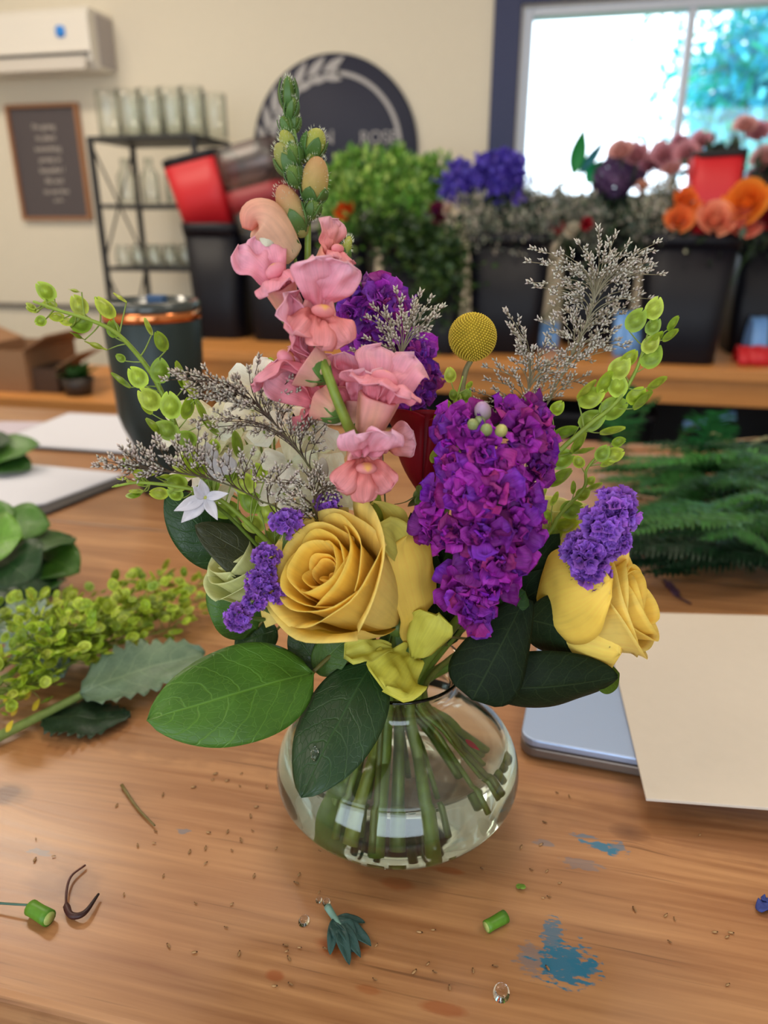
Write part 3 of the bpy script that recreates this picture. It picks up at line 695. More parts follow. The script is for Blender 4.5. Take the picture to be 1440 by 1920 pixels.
for px, py, Y, ky in ((615, 300, 2.40, 'C0'), (640, 282, 2.42, 'C0'), (668, 268, 2.45, 'C0'), (700, 275, 2.42, 'C'), (730, 290, 2.40, 'C'), (760, 280, 2.44, 'C'), (790, 288, 2.42, 'C'), (812, 285, 2.45, 'C'), (745, 262, 2.50, 'C'), (690, 320, 2.34, 'C'), (650, 330, 2.34, 'C0'), (770, 325, 2.34, 'C'), (836, 268, 2.48, 'C')):
    bushy('solidago', PY(px, py + 18, Y), foot(ky, rnd), .045, .26, Gc, 520 if px < 830 else 90, 'bushy yellow-green filler stem in the bucket behind the purple stock', 'flower stem', 'green filler stems in the middle buckets', .3, .024)
Dc = ((52, 82, 40), (38, 66, 36), (70, 96, 46))
for px, py, Y, ky in ((760, 400, 2.30, 'C'), (800, 420, 2.28, 'C'), (830, 450, 2.24, 'C2'), (850, 430, 2.24, 'C2'), (815, 500, 2.22, 'C2'), (700, 400, 2.33, 'C')):
    c_ = PY(px, py, Y); bushy('trailing_greenery', c_, BK[ky][0] + V((0, 0, -.16)), .07, .16, Dc, 520, 'dark trailing greenery spilling over a black bucket rim', 'greenery', 'dark trailing greens in the middle buckets', .3, .024, .5, .1)
Pc = ((86, 70, 190), (70, 52, 160), (112, 96, 210))
for i, (px, py, Y) in enumerate(((862, 312, 2.34), (885, 330, 2.32), (912, 300, 2.36), (938, 296, 2.34), (960, 306, 2.34), (850, 340, 2.34), (945, 330, 2.31))):
    bushy('statice', PY(px, py, Y), foot('D', rnd), .045, .06, Pc, 420, 'blue purple statice stem in the wide bucket', 'flower stem', 'blue purple statice in the wide bucket', .5, .017, mat=M_pet)
Mc = ((176, 172, 158), (140, 144, 130), (196, 190, 176), (96, 110, 96))
for i, (px, py, Y) in enumerate(((890, 370, 2.28), (905, 400, 2.27), (985, 350, 2.36), (1015, 370, 2.34), (1050, 350, 2.40), (1075, 375, 2.40), (1105, 390, 2.42), (1130, 400, 2.45), (1245, 345, 2.28), (1215, 372, 2.3), (1235, 380, 2.24), (975, 400, 2.28), (1030, 395, 2.3))):
    bushy('misty_filler', PY(px, py, Y), foot('D' if px < 1040 else 'E' if px < 1205 else 'F', rnd), .065, .11, Mc, 520, 'grey-white misty filler sprig among the buckets', 'flower stem', 'misty filler sprigs in the right buckets', .3, .012, mat=M_dry)
for i, (px, py, Y, ky) in enumerate(((915, 380, 2.33, 'D'), (960, 390, 2.34, 'D'), (1010, 405, 2.36, 'D'), (1080, 400, 2.5, 'E'), (1130, 390, 2.5, 'E'), (1180, 395, 2.5, 'E'), (1230, 400, 2.30, 'F'), (1300, 400, 2.30, 'F'), (1360, 400, 2.30, 'F'), (1420, 400, 2.42, 'G'), (1440, 330, 2.48, 'G'), (1350, 300, 2.38, 'F'))):
    bushy('dark_greenery', PY(px, py - 10, Y), foot(ky, rnd), .08, .13, ((44, 62, 48), (30, 44, 38), (60, 74, 60)), 480, 'dark leafy stem filling the space between the bucket flowers', 'greenery', 'dark leaves between the bucket flowers', .3, .03)
# big leaves against the window
for px0, py0, px1, py1, w_, col in ((1075, 330, 1095, 240, 16, (30, 130, 60)), (1085, 330, 1135, 262, 10, (40, 110, 120)), (1100, 345, 1128, 300, 16, (30, 150, 90)), (1385, 290, 1372, 245, 5, (60, 120, 50))):
    a_, b_ = PY(px0, py0, 2.50), PY(px1, py1, 2.50); sd = (b_ - a_).cross(V((0, 1, .2))).normalized(); ww = w_ * .0015
    m = MB(); m.sheet(lambda u, v: a_.lerp(b_, v) + sd * u * ww * math.sin(PI * v ** .8) + V((0, -.02, 0)) * (v * v + u * u * .5), 6, 10, S(*col)); o = m.build('bay_leaf', M_leaf2)
    tag(o, {16: 'broad green leaf standing up against the bright window', 10: 'narrow blue-green leaf leaning against the bright window', 5: 'thin green leaf at the pink roses by the window'}[w_] if py1 != 300 else 'short bright green leaf low against the window', 'leaf')
# ------------------------------------------------------------------ work table
TZ = .90
YT0, YT1 = .212, 1.345
def q(px, py): p = PZ(px, py, TZ); return p.x, p.y
amb = S(150, 72, 24); drk = S(96, 50, 28)
st = []
for px, py, rx, ry, col, a in ((515, 1830, .006, .004, amb, .7), (640, 1775, .016, .007, amb, .75), (830, 1892, .014, .004, amb, .6), (745, 1657, .012, .006, amb, .55), (840, 1632, .010, .003, amb, .6), (735, 1612, .03, .006, amb, .45), (690, 1855, .008, .003, amb, .4), (100, 1655, .02, .014, drk, .35), (150, 1655, .016, .012, drk, .3), (10, 1490, .010, .010, drk, .8), (60, 1600, .05, .010, drk, .25), (750, 1660, .03, .02, drk, .25), (300, 1380, .12, .03, drk, .35), (1290, 1560, .12, .02, drk, .3), (60, 1905, .02, .006, drk, .5)):  # amber and dark stains, plus wide dark patches at the pods and the board
    st.append((*q(px, py), rx, ry, col, a))
blu = S(28, 112, 146)
pt = []
for px, py, rx, ry, a, an in ((1062, 1808, .016, .0125, .95, .2), (1035, 1755, .006, .012, .75, 0), (1098, 1815, .008, .006, .8, 0), (1000, 1800, .010, .010, .35, 0), (1130, 1588, .012, .004, .9, -.2), (1155, 1592, .007, .005, .6, .5), (1095, 1568, .008, .002, .6, 0), (1020, 1580, .006, .003, .35, 0), (345, 1558, .004, .0025, .45, 0), (1090, 1620, .012, .005, .3, 0), (75, 1598, .008, .003, .35, 0)):
    pt.append((*q(px, py), rx, ry, blu, a, an))
M_table = wood('work_table_wood', S(126, 78, 46), S(204, 154, 106), S(172, 112, 68), 1.0, .34, .2, seams=(.785,), stains=st, paint=pt, knots=((*q(12, 1488), .012), (*q(255, 1160), .01), (*q(1180, 1560), .008)), planks=(.212, .573))
t = thing('work_table', (0, (YT0 + YT1) / 2, 0), 'wide varnished pine work table with blue paint stains under the bouquet', 'table')
m = MB(); m.box((-1.9, YT0, TZ - .042), (1.5, YT1, TZ)); m.build('table_top', M_table, t, False, bevel=.004, org=(0, 0, 0))
bobj('apron', [((-1.8, YT0 + .05, TZ - .14), (1.4, YT0 + .075, TZ - .042)), ((-1.8, YT1 - .075, TZ - .14), (1.4, YT1 - .05, TZ - .042))], M_bench, t)
for x in (-1.76, 1.36):
    for y in (YT0 + .09, YT1 - .09): bobj('leg', [((x - .045, y - .045, 0), (x + .045, y + .045, TZ - .042))], M_bench, t)

# ------------------------------------------------------------------ tumbler
pb = PZ(283, 928, TZ); yb = pb.y + .035; xb = pb.x + .012
M_tum = plain('green_steel', S(26, 42, 42), .42, .2, .5, bump=.03, bscale=300)
t = thing('tumbler', (xb, yb, TZ), 'tall dark green insulated tumbler standing on the papers end of the table', 'tumbler')
ztop = PY(250, 600, yb).z; rT = 80 * (PY(251, 600, yb) - PY(250, 600, yb)).length; zm = PY(260, 775, yb).z; rM = 70 * (PY(251, 775, yb) - PY(250, 775, yb)).length
rB = 47 * (PY(251, 920, yb) - PY(250, 920, yb)).length; zl = TZ + (zm - TZ) * .66
m = MB(); m.lathe([(0, TZ), (rB * .94, TZ), (rB, TZ + .004), (rB * 1.02, zl - .02), (rB * 1.08, zl), (rM * .93, zm - .012), (rM, zm + .004), (rT, ztop), (rT * .97, ztop + .003), (0, ztop + .003)], (xb, yb, 0), n=56); m.build('cup', M_tum, t)
m = MB(); m.lathe([(rT * 1.0, ztop + .003), (rT * 1.012, ztop + .004), (rT * 1.012, ztop + .014), (rT * .99, ztop + .015), (rT * .99, ztop + .003)], (xb, yb, 0), n=56); m.build('copper_band', plain('copper', S(226, 140, 88), .16, 1), t)
m = MB(); m.lathe([(0, ztop + .014), (rT * 1.0, ztop + .014), (rT * 1.02, ztop + .018), (rT * 1.0, ztop + .026), (rT * .90, ztop + .028), (rT * .86, ztop + .018), (0, ztop + .018)], (xb, yb, 0), n=56); m.build('lid', plain('lid_clear', S(60, 66, 66), .15, 0, .6), t)
m = MB(); m.box((-.012, -.008, ztop + .018), (.012, .008, ztop + .034), o=(xb + .01, yb, 0)); m.build('lid_slider', plain('lid_blue', S(60, 90, 130), .3), t, False, bevel=.002)

# ------------------------------------------------------------------ clipboards with papers
def quad(name, pts, z0, z1, mat, parent=None, bevel=0):
    vs = [V((*p, z0)) for p in pts] + [V((*p, z1)) for p in pts]
    m = MB(); m.add(vs, [(3, 2, 1, 0), (4, 5, 6, 7)] + [(i, (i + 1) % 4, (i + 1) % 4 + 4, i + 4) for i in range(4)], (.5, .5, .5)); return m.build(name, mat, parent, False, 0, bevel)
def rect(o, d, w_, l_):            # corner o, direction angle d of the long side, width to the left
    a = V((math.cos(d), math.sin(d))); b_ = V((-a.y, a.x)); o = V(o); return [o, o + a * l_, o + a * l_ + b_ * w_, o + b_ * w_]
M_mas = plain('dark_clipboard', S(44, 40, 44), .4); M_clip = plain('black_clip', S(22, 22, 26), .3, .4)
def clipboard(cr, d, z, label, wd=.235, ln=.32):
    t = thing('clipboard', (cr[0], cr[1], z), label, 'clipboard'); A = V((math.cos(d), math.sin(d))); B = V((-A.y, A.x)); o = V(cr)
    quad('board', rect(o, d, wd, ln), z, z + .004, M_mas, t, .001)
    for k in range(3): quad('paper', rect(o + A * (.006 + .001 * k) + B * (.006 + .0008 * k), d + .006 * (k - 1), wd - .014, ln - .02), z + .0042 + k * .0006, z + .0046 + k * .0006, M_paper, t)
    c_ = o + A * (ln - .02) + B * wd / 2
    m = MB(); R = Matrix.Rotation(d, 3, 'Z'); m.box((-.016, -.055, 0), (.016, .055, .005), M=R, o=(c_.x, c_.y, z + .006)); m.box((-.006, -.045, .005), (.012, .045, .016), M=R, o=(c_.x, c_.y, z + .006))
    m.tube([V((c_.x, c_.y, z + .022)) + R @ V((0, s, 0)) for s in (-.045, .045)], .006, n=10); m.build('clip', M_clip, t, False, bevel=.001)
p1, p1b = PZ(62, 848, TZ), PZ(225, 856, TZ)
clipboard((p1.x - .10, p1.y + .01), .02, TZ + .0005, 'clipboard of white papers lying furthest back, its black clip touching the tumbler', .24, (p1b - p1).length + .12)
p2, p2b = PZ(85, 955, TZ), PZ(238, 902, TZ)
dd = math.atan2(p2b.y - p2.y, p2b.x - p2.x)
quadp = [PZ(-120, 985, TZ).xy, PZ(90, 962, TZ).xy, PZ(245, 900, TZ).xy, PZ(180, 862, TZ).xy, ]
t = thing('clipboard', PZ(80, 920, TZ), 'nearer clipboard with white sheets, angled in front of the first one', 'clipboard')
quad('board', [PZ(-150, 1000, TZ).xy, PZ(92, 966, TZ).xy, PZ(250, 902, TZ).xy, PZ(-40, 868, TZ).xy], TZ + .0005, TZ + .0045, M_mas, t, .001)
for k in range(3): quad('paper', [PZ(-150, 985 - k, TZ).xy, PZ(86 - k, 952, TZ).xy, PZ(232, 897 - k, TZ).xy, PZ(-40, 868, TZ).xy], TZ + .005 + k * .0006, TZ + .0054 + k * .0006, M_paper, t)
o = quad('loose_paper', [PZ(-100, 838, TZ).xy, PZ(60, 832, TZ).xy, PZ(100, 792, TZ).xy, PZ(-60, 790, TZ).xy], TZ + .0003, TZ + .0009, plain('grey_paper', S(196, 186, 200), .7)); tag(o, 'greyish loose sheet of paper at the far left of the table', 'paper')

# ------------------------------------------------------------------ laptop and board
M_lap = plain('aluminium_sky_tint', S(166, 184, 216), .45, .6)  # silver lid, with the window's blue sky reflection put into its colour
A = PZ(972, 1418, TZ); B = PZ(1215, 1463, TZ); dv = (B - A).normalized(); nv = V((-dv.y, dv.x, 0))
t = thing('laptop', A, 'closed silver laptop partly under the cream board, pale blue sky reflection in its colour', 'laptop')
R = Matrix(((dv.x, nv.x, 0), (dv.y, nv.y, 0), (0, 0, 1)))
def slab(name, w_, l_, z0, z1, rad, mat, inset=0):
    m = MB(); pts = []
    for cx, cy, a0 in ((w_ - rad, l_ - rad, 0), (rad, l_ - rad, 90), (rad, rad, 180), (w_ - rad, rad, 270)):
        for k in range(7):
            a = math.radians(a0 + 15 * k); pts.append((cx + math.cos(a) * (rad - inset), cy + math.sin(a) * (rad - inset)))
    n = len(pts); vs = [A + R @ V((x, y, z)) for z in (z0, z1) for x, y in pts]
    m.add(vs, [tuple(range(n))[::-1], tuple(range(n, 2 * n))] + [(i, (i + 1) % n, (i + 1) % n + n, i + n) for i in range(n)], (.5, .5, .5)); return m.build(name, mat, t, False, 0, .0015)
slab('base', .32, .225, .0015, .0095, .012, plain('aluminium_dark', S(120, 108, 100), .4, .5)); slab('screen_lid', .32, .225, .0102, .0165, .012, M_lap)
for x in (.03, .29):
    for y in (.025, .20):
        m = MB(); m.lathe([(0, 0), (.006, 0), (.006, .0016), (0, .0016)], A + R @ V((x, y, 0)), n=12); m.build('rubber_foot', M_black, t)
zb = TZ + .0172
o = quad('cream_board', [PZ(1211, 1502, zb).xy, PZ(1520, 1526, zb).xy, PZ(1530, 1160, zb).xy, PZ(1128, 1150, zb).xy], zb, zb + .0022, plain('board_cream', S(206, 195, 182), .6, bump=.1, bscale=90, var=.03), None, .0004)
tag(o, 'large blank cream board resting on the silver laptop at right', 'board')

# ------------------------------------------------------------------ leaf / petal sheets
def leafsheet(m, base, tip, width, nrm, col, bend=0, fold=0, curl=0, wav=0, shape='ovate', nu=8, nv=14, seed=0, col2=None, tipcurl=0, twist=0, sidebend=0):
    base, tip = V(base), V(tip); ax = tip - base; L_ = ax.length; a = ax / L_; nn = V(nrm); nn = (nn - a * nn.dot(a)).normalized(); s0 = a.cross(nn)
    def wf(v):
        if shape == 'ovate': return (max(0, v) ** .55) * (max(0, 1 - v) ** .70) * 2.36
        if shape == 'round': return math.sin(PI * min(1, .02 + .98 * v) ** .72) ** .55 if v < .995 else .05
        if shape == 'fan': return (.18 + .82 * v ** .8) * (max(0, 1 - v ** 7) ** .5)
        if shape == 'lance': return math.sin(PI * min(1, .03 + .97 * v) ** .8)
        return 1
    def fn(u, v):
        th = twist * (v - .2); n2 = nn * math.cos(th) + s0 * math.sin(th); s = s0 * math.cos(th) - nn * math.sin(th)
        w_ = width * .5 * wf(v); nz = noise.noise(V((u * 1.7 + seed * 3.1, v * 4.2, seed))) * wav * width + (math.sin(v * 11 + seed * 2 + (1.3 if u > 0 else 0)) * abs(u) ** 2 * wav * width * .5)
        return base + a * (L_ * v) + s * (u * w_ + sidebend * L_ * math.sin(PI * v)) + n2 * (bend * L_ * math.sin(PI * v * .95) + fold * abs(u) * w_ - curl * u * u * w_ + nz + tipcurl * L_ * max(0, v - .6) ** 2 * 4)
    c2 = col2 or tuple(x * 1.15 for x in col)
    m.sheet(fn, nu, nv, lambda u, v: mix(col, c2, v ** 2 * .8))
def leafpart(parent, name, base, tip, width, nrm, col, mat=None, thick=.0004, **k):
    m = MB(); leafsheet(m, base, tip, width, nrm, col, **k); return m.build(name, mat or M_leaf, parent, True, thick)
def tocam(p): return (CAM - V(p)).normalized()

# salal bunch at the left edge of the table
SG = (S(66, 112, 36), S(44, 84, 30), S(28, 62, 30), S(92, 140, 50))
def TPZ(px, py, z): return PZ(px, py, TZ + z)
t = thing('salal_branch', TPZ(-40, 1090, .01), 'branch of broad glossy green leaves lying at the left table edge', 'leaf branch')
m = MB(); m.tube(smooth([TPZ(-120, 1120, .01), TPZ(-20, 1080, .02), TPZ(70, 1040, .04)]), .002, .0015, 6, S(80, 60, 40)); m.build('twig', M_stem, t)
for i, (bx, by, bz, tx, ty, tz, wd, ci, be) in enumerate(((-10, 1010, .05, 95, 985, .06, .075, 0, .12), (20, 1040, .05, 135, 1010, .04, .07, 1, .1), (60, 1050, .03, 150, 1075, .02, .06, 0, .15), (0, 1050, .055, 60, 1090, .05, .07, 2, .1), (-30, 1040, .06, 45, 1010, .075, .08, 3, .15), (10, 1090, .03, 110, 1105, .012, .07, 2, .1), (40, 1110, .015, 120, 1085, .01, .06, 1, .1), (-40, 1000, .05, 30, 955, .07, .07, 0, .1), (-40, 1110, .02, 50, 1120, .015, .06, 2, .1))):
    leafpart(t, 'leaf', TPZ(bx, by, bz), TPZ(tx, ty, tz), wd, V((.1 * (i % 3 - 1), -.35, 1)), jit(SG[ci], .1), bend=be, fold=.15, wav=.04, seed=i)
t = thing('salal_sprig', TPZ(-40, 870, .01), 'small leafy sprig lying on the papers at the upper left of the table', 'leaf branch')
m = MB(); m.tube(smooth([TPZ(-80, 880, .012), TPZ(-20, 868, .02), TPZ(20, 860, .03)]), .002, .0015, 6, S(80, 60, 40)); m.build('twig', M_stem, t)
for i, (bx, by, bz, tx, ty, tz, wd) in enumerate(((-30, 868, .02, 76, 835, .04, .08), (-20, 870, .02, 60, 880, .012, .06), (-60, 860, .02, 20, 830, .05, .07))):
    leafpart(t, 'leaf', TPZ(bx, by, bz), TPZ(tx, ty, tz), wd, V((0, -.3, 1)), jit(SG[i % 3], .1), bend=.1, fold=.1, wav=.03, seed=i + 20)

# ------------------------------------------------------------------ pennycress-like pods (thlaspi)
def pod(m, base, ax, nrm, r, col, narrow=1, thick=.25):
    """flat heart-shaped winged pod, swollen in the middle"""
    F = frame(ax, nrm); ax = F.col[2]; n_ = F.col[0]; s = F.col[1]; L_ = r * 2.15
    lit = tuple(min(1, c * 1.35) for c in col)
    def outline(v): return math.sin(PI * min(1, .04 + v * .93) ** .85) ** .62
    for sg in (-1, 1):
        def fn(u, v):
            w_ = r * .84 * outline(v) * narrow; notch = -.34 * r * max(0, 1 - abs(u) * 2.6) * max(0, v - .82) / .18
            d = math.sqrt((u * 1.0) ** 2 + ((v - .48) * 2.2) ** 2); b_ = thick * r * max(0, 1 - d * d * 1.9) + .025 * r
            return V(base) + ax * (L_ * v + notch) + s * (u * w_) + n_ * (sg * b_)
        def cf(u, v):
            d = math.sqrt(u * u + ((v - .48) * 2.2) ** 2)
            if d < .22: return mix(lit, col, .5)
            if d < .55: return tuple(c * .92 for c in col)
            if d < .72: return tuple(c * .84 for c in col)
            return mix(col, lit, (d - .72) * 2.2)
        m.sheet(fn, 12, 11, cf)
PG = (S(176, 196, 62), S(162, 186, 54), S(144, 172, 54), S(188, 204, 76))

# bunch of pod sprigs lying on the table, left
rnd = random.Random(21)
def lying_pods(i, x0, y0, x1, y1, n, label):
    b0, b1 = TPZ(x0, y0, .004 + .005 * (i % 4)), TPZ(x1, y1, .012 + .014 * (i % 4)); mid = b0.lerp(b1, .5) + V((0, 0, .012)); P = smooth([b0, mid, b1], 8)
    t = thing('pod_sprig', b0, label, 'greenery', 'green pod sprigs lying in a bunch on the table')
    m = MB(); m.tube(P, .0016, .0007, 6, S(122, 142, 60)); st_ = []; mp_ = []
    for k in range(n):
        v = rnd.uniform(.32, 1.0); f = v * (len(P) - 1); a = P[int(f)].lerp(P[min(int(f) + 1, len(P) - 1)], f % 1)
        d = V((rnd.gauss(0, 1), rnd.gauss(0, .8), rnd.gauss(.35, .6))).normalized() + (b1 - b0).normalized() * .7; d.normalize(); L_ = rnd.uniform(.010, .020); e = a + d * L_
        e.z = max(e.z, TZ + .006); m.tube([a, a.lerp(e, .6) + V((0, 0, .002)), e], .0003, .00025, 3, S(130, 150, 60)); st_.append((e, d))
    m.build('stem', M_stem, t)
    for e, d in st_:
        m2 = MB(); e2 = V(d); e2.z = abs(e2.z) * .6
        pod(m2, e, e2, V((rnd.gauss(0, 1), rnd.gauss(0, 1), 1.2)), rnd.uniform(.0042, .0060), jit(rnd.choice(PG), .14, rnd)); mp_.append(m2)
    for m2 in mp_: m2.build('pod', M_pod, t)
for i, a in enumerate(((-60, 1300, 360, 1145), (-60, 1280, 230, 1200), (-60, 1330, 250, 1150), (-60, 1290, 330, 1120), (-60, 1340, 390, 1120), (-60, 1260, 300, 1095), (-40, 1300, 420, 1085), (-60, 1270, 200, 1175), (-60, 1235, 150, 1140), (-40, 1350, 330, 1175), (-60, 1300, 120, 1230), (-60, 1210, 90, 1160), (-20, 1310, 280, 1190), (-60, 1350, 60, 1290))):
    lying_pods(i, *a, 46, 'green flat-podded sprig in the bunch lying left of the vase')
# thick stem with jagged leaves in front of that bunch
P = smooth([TPZ(-40, 1400, .006), TPZ(60, 1350, .008), TPZ(200, 1280, .012), TPZ(300, 1240, .018)], 6)
t = thing('jagged_leaf_sprig', P[0], 'thick pale green stem with grey-green jagged leaves lying left of the vase', 'flower stem')
m = MB(); m.tube(P, .0042, .0025, 9, S(128, 148, 78)); m.build('stem', M_stem, t)
def jagged(parent, b_, e_, wd, nrm, col, seed, **k):
    m = MB(); leafsheet(m, b_, e_, wd, nrm, col, nu=14, nv=30, seed=seed, **k)
    a = (V(e_) - V(b_)).normalized()
    for i in range(len(m.v)):
        u, v = m.uv[i]; q_ = abs(u * 2 - 1)
        if q_ > .8: m.v[i] = m.v[i] + (m.v[i] - (V(b_) + a * (V(e_) - V(b_)).length * v)) * (.16 * math.sin(v * 60) * (q_ - .8) / .2)
    return m.build('leaf', M_leaf, parent, True, .0004)
jagged(t, TPZ(80, 1345, .006), TPZ(245, 1345, .004), .052, V((0, .1, 1)), S(30, 52, 34), 1, wav=.06)
jagged(t, TPZ(150, 1300, .014), TPZ(385, 1225, .022), .050, V((0, -.6, 1)), S(96, 118, 92), 2, bend=.05, wav=.06, fold=.2)
jagged(t, TPZ(120, 1270, .012), TPZ(20, 1130, .03), .05, V((0, -.4, 1)), S(120, 142, 128), 3, bend=.1, wav=.08)
for i, (x, y) in enumerate(((20, 1300), (35, 1320), (60, 1290), (25, 1350), (75, 1310))):
    e = TPZ(x, y, .02); m = MB(); leafsheet(m, TPZ(x - 14, y + 22, .012), e, .006, V((0, -.5, 1)), jit(S(200, 170, 40), .15), shape='lance'); m.build('yellow_leaf', M_leaf2, t)

# fern fronds heaped at the right
rnd = random.Random(33)
def frond(b_, e_, wd, col, label, group, sag=.0, name='fern_frond', nl=26):
    P = smooth([b_, V(b_).lerp(V(e_), .5) + V((0, 0, sag)), e_], 7); t = thing(name, P[0], label, 'fern', group)
    m = MB(); m.tube(P, .0013, .0004, 5, tuple(x * .9 for x in col)); m.build('stem', M_stem, t); m = MB()
    for k in range(nl):
        v = .08 + .90 * k / nl; f = v * (len(P) - 1); a = P[int(f)].lerp(P[min(int(f) + 1, len(P) - 1)], f % 1); ax = (P[-1] - P[0]).normalized(); up = V((rnd.uniform(-.2, .2), -.25, 1)).normalized()
        for sg in (-1, 1):
            L_ = wd * math.sin(PI * (.12 + v * .86)) ** .8; s = ax.cross(up).normalized() * sg; d = (s + ax * .55 + V((0, 0, rnd.uniform(-.25, .25)))).normalized()
            cc = jit(col, .2, rnd); ww = (V(e_) - V(b_)).length / nl * 1.1
            n2 = d.cross(ax).normalized()
            m.sheet(lambda u, v2: a + d * L_ * v2 + ax * (u * ww * .5 * (1 - v2) ** .6) + V((0, 0, -.15 * L_ * v2 * v2)) + n2 * (.03 * L_ * math.sin(v2 * 20)), 2, 5, cc)
    m.build('leaflets', M_leaf2, t)
FG = (S(34, 84, 34), S(26, 66, 32), S(46, 100, 42), S(20, 50, 28), S(60, 112, 50))
for i in range(92):
    k = i / 92; bx = rnd.uniform(1260, 1680); by = rnd.uniform(860, 1080)
    ex = rnd.uniform(1070, 1420); ey = by + rnd.uniform(-70, 60); ey = max(800, min(1085 + (ex - 1250) * .12, ey))
    lay = rnd.random(); zz = .008 + .07 * lay * (1 - max(0, (ey - 1000)) / 120)
    b_ = TPZ(bx, by, .01 + zz * .4); e_ = TPZ(ex, ey, max(.006, zz))
    frond(b_, e_, rnd.uniform(.012, .026), jit(FG[3 if ey > 1020 else rnd.choice((0, 1, 2, 0, 4))], .15, rnd), 'dark green fern frond in the heap on the right of the table', 'fern fronds heaped on the right', .01 + .02 * rnd.random(), 'fern_frond', 36)
for i, a in enumerate(((1300, 900, 1345, 770, .045), (1150, 880, 1180, 720, .04), (1250, 870, 1310, 800, .03), (1170, 840, 1240, 745, .03), (1330, 880, 1380, 800, .02))):
    b_, e_ = TPZ(a[0], a[1], .01), TPZ(a[2], a[3], .02 + (a[1] - a[3]) * .0009)
    frond(b_, e_, a[4], jit(S(40, 98, 52), .12, rnd), 'upright fern frond sticking up behind the fern heap', 'upright fern tips', .02)
# straw-coloured cut stems and twigs beyond the ferns
for i in range(26):
    x, y = rnd.uniform(1090, 1420), rnd.uniform(838, 960); a = rnd.uniform(-.5, .35); L_ = rnd.uniform(.08, .22); p = TPZ(x, y, rnd.uniform(.006, .03)); d = V((math.cos(a), math.sin(a), rnd.uniform(-.03, .08)))
    m = MB(); m.tube(smooth([p, p + d * L_ * .5 + V((0, .006, .006)), p + d * L_], 4), .0016, .001, 5, S(*rnd.choice(((206, 176, 140), (222, 200, 176), (170, 140, 110), (200, 190, 190))))); o = m.build('dry_cutting', M_stem)
    tag(o, 'straw-coloured cut stem lying at the far right of the table', 'stem', 'dry cut stems behind the ferns')
for i, a in enumerate(((1325, 808, 1385, 850), (1440, 820, 1370, 860))):
    p, e = TPZ(a[0], a[1], .05), TPZ(a[2], a[3], .01)
    m = MB(); m.tube(smooth([p, p.lerp(e, .5) + V((0, 0, .006)), e], 4), .003, .002, 6, S(150, 150, 110)); o = m.build('plant_cutting', M_stem); tag(o, ('pale green cut stem slanting over the fern heap', 'brownish curved twig reaching in from the right edge')[i], 'stem')
o = MB(); leafsheet(o, TPZ(1500, 880, .03), TPZ(1395, 862, .05), .07, V((0, -.3, 1)), S(90, 170, 50), bend=.1); o = o.build('broad_leaf', M_leaf, None, True, .0004); tag(o, 'bright green broad leaf at the right edge above the ferns', 'leaf')
o = MB(); P = smooth([TPZ(1245, 1088, .002), TPZ(1262, 1105, .004), TPZ(1270, 1118, .003), TPZ(1296, 1132, .002)], 4); o.tube(P, .0018, .0008, 6, S(84, 58, 84)); leafsheet(o, TPZ(1250, 1090, .002), TPZ(1272, 1118, .004), .010, V((0, 0, 1)), S(92, 64, 92), wav=.2); o = o.build('dried_petal', M_pet); tag(o, 'dull purple shrivelled petal on the wood right of the yellow rose', 'petal')

# ------------------------------------------------------------------ bits on the table
def cutpiece(px0, py0, px1, py1, rp, label, thread=False):
    r = rp * MPP(py0, .3) * .9; a, b_ = TPZ(px0, py0, r), TPZ(px1, py1, r); a.z = b_.z = TZ + r * 1.02
    t = thing('stem_offcut', a.lerp(b_, .5), label, 'stem piece'); m = MB(); m.tube([a.lerp(b_, k / 5) for k in range(6)], lambda k: r * (1 - .04 * math.sin(k * 5)), None, 14, S(96, 148, 40), S(84, 136, 36)); m.build('green_skin', M_stem, t)
    m = MB(); d = (b_ - a).normalized(); m.tube([a - d * .0004, a + d * .0002], r * .82, None, 14, S(176, 192, 110)); m.tube([b_ - d * .0002, b_ + d * .0004], r * .82, None, 14, S(176, 192, 110)); m.build('cut_face', M_stem, t); return t
t = cutpiece(58, 1702, 92, 1722, 17, 'chopped green stem piece with a thin thread at the far left')
m = MB(); m.tube(smooth([TPZ(-20, 1692, .004), TPZ(20, 1695, .005), TPZ(56, 1697, .006)], 4), .0007, .0006, 6, S(66, 104, 92)); m.build('thread', M_stem, t)
cutpiece(912, 1738, 948, 1718, 13, 'short chopped green stem piece lying right of the torn leaf')
# torn leaf piece
b_ = TPZ(622, 1706, .004)
t = thing('torn_leaf', b_, 'wet torn blue-green leaf piece in front of the vase', 'leaf piece')
m = MB(); m.tube(smooth([TPZ(614, 1700, .004), TPZ(628, 1722, .004), TPZ(650, 1752, .004)], 4), .0022, .0012, 8, S(120, 160, 150)); m.build('leaf_stalk', M_stem, t)
for (tx, ty, wd) in ((662, 1785, .013), (655, 1810, .0075), (696, 1774, .008), (684, 1730, .005), (619, 1790, .006), (676, 1796, .007), (640, 1775, .009), (668, 1760, .009)):
    m = MB(); leafsheet(m, TPZ(628, 1722, .004), TPZ(tx, ty, .0015), wd, V((.1, -.1, 1)), S(44, 78, 76), bend=.08, wav=.1, seed=tx, fold=.3); m.build('leaf_lobe', M_leaf, t, True, .0004)
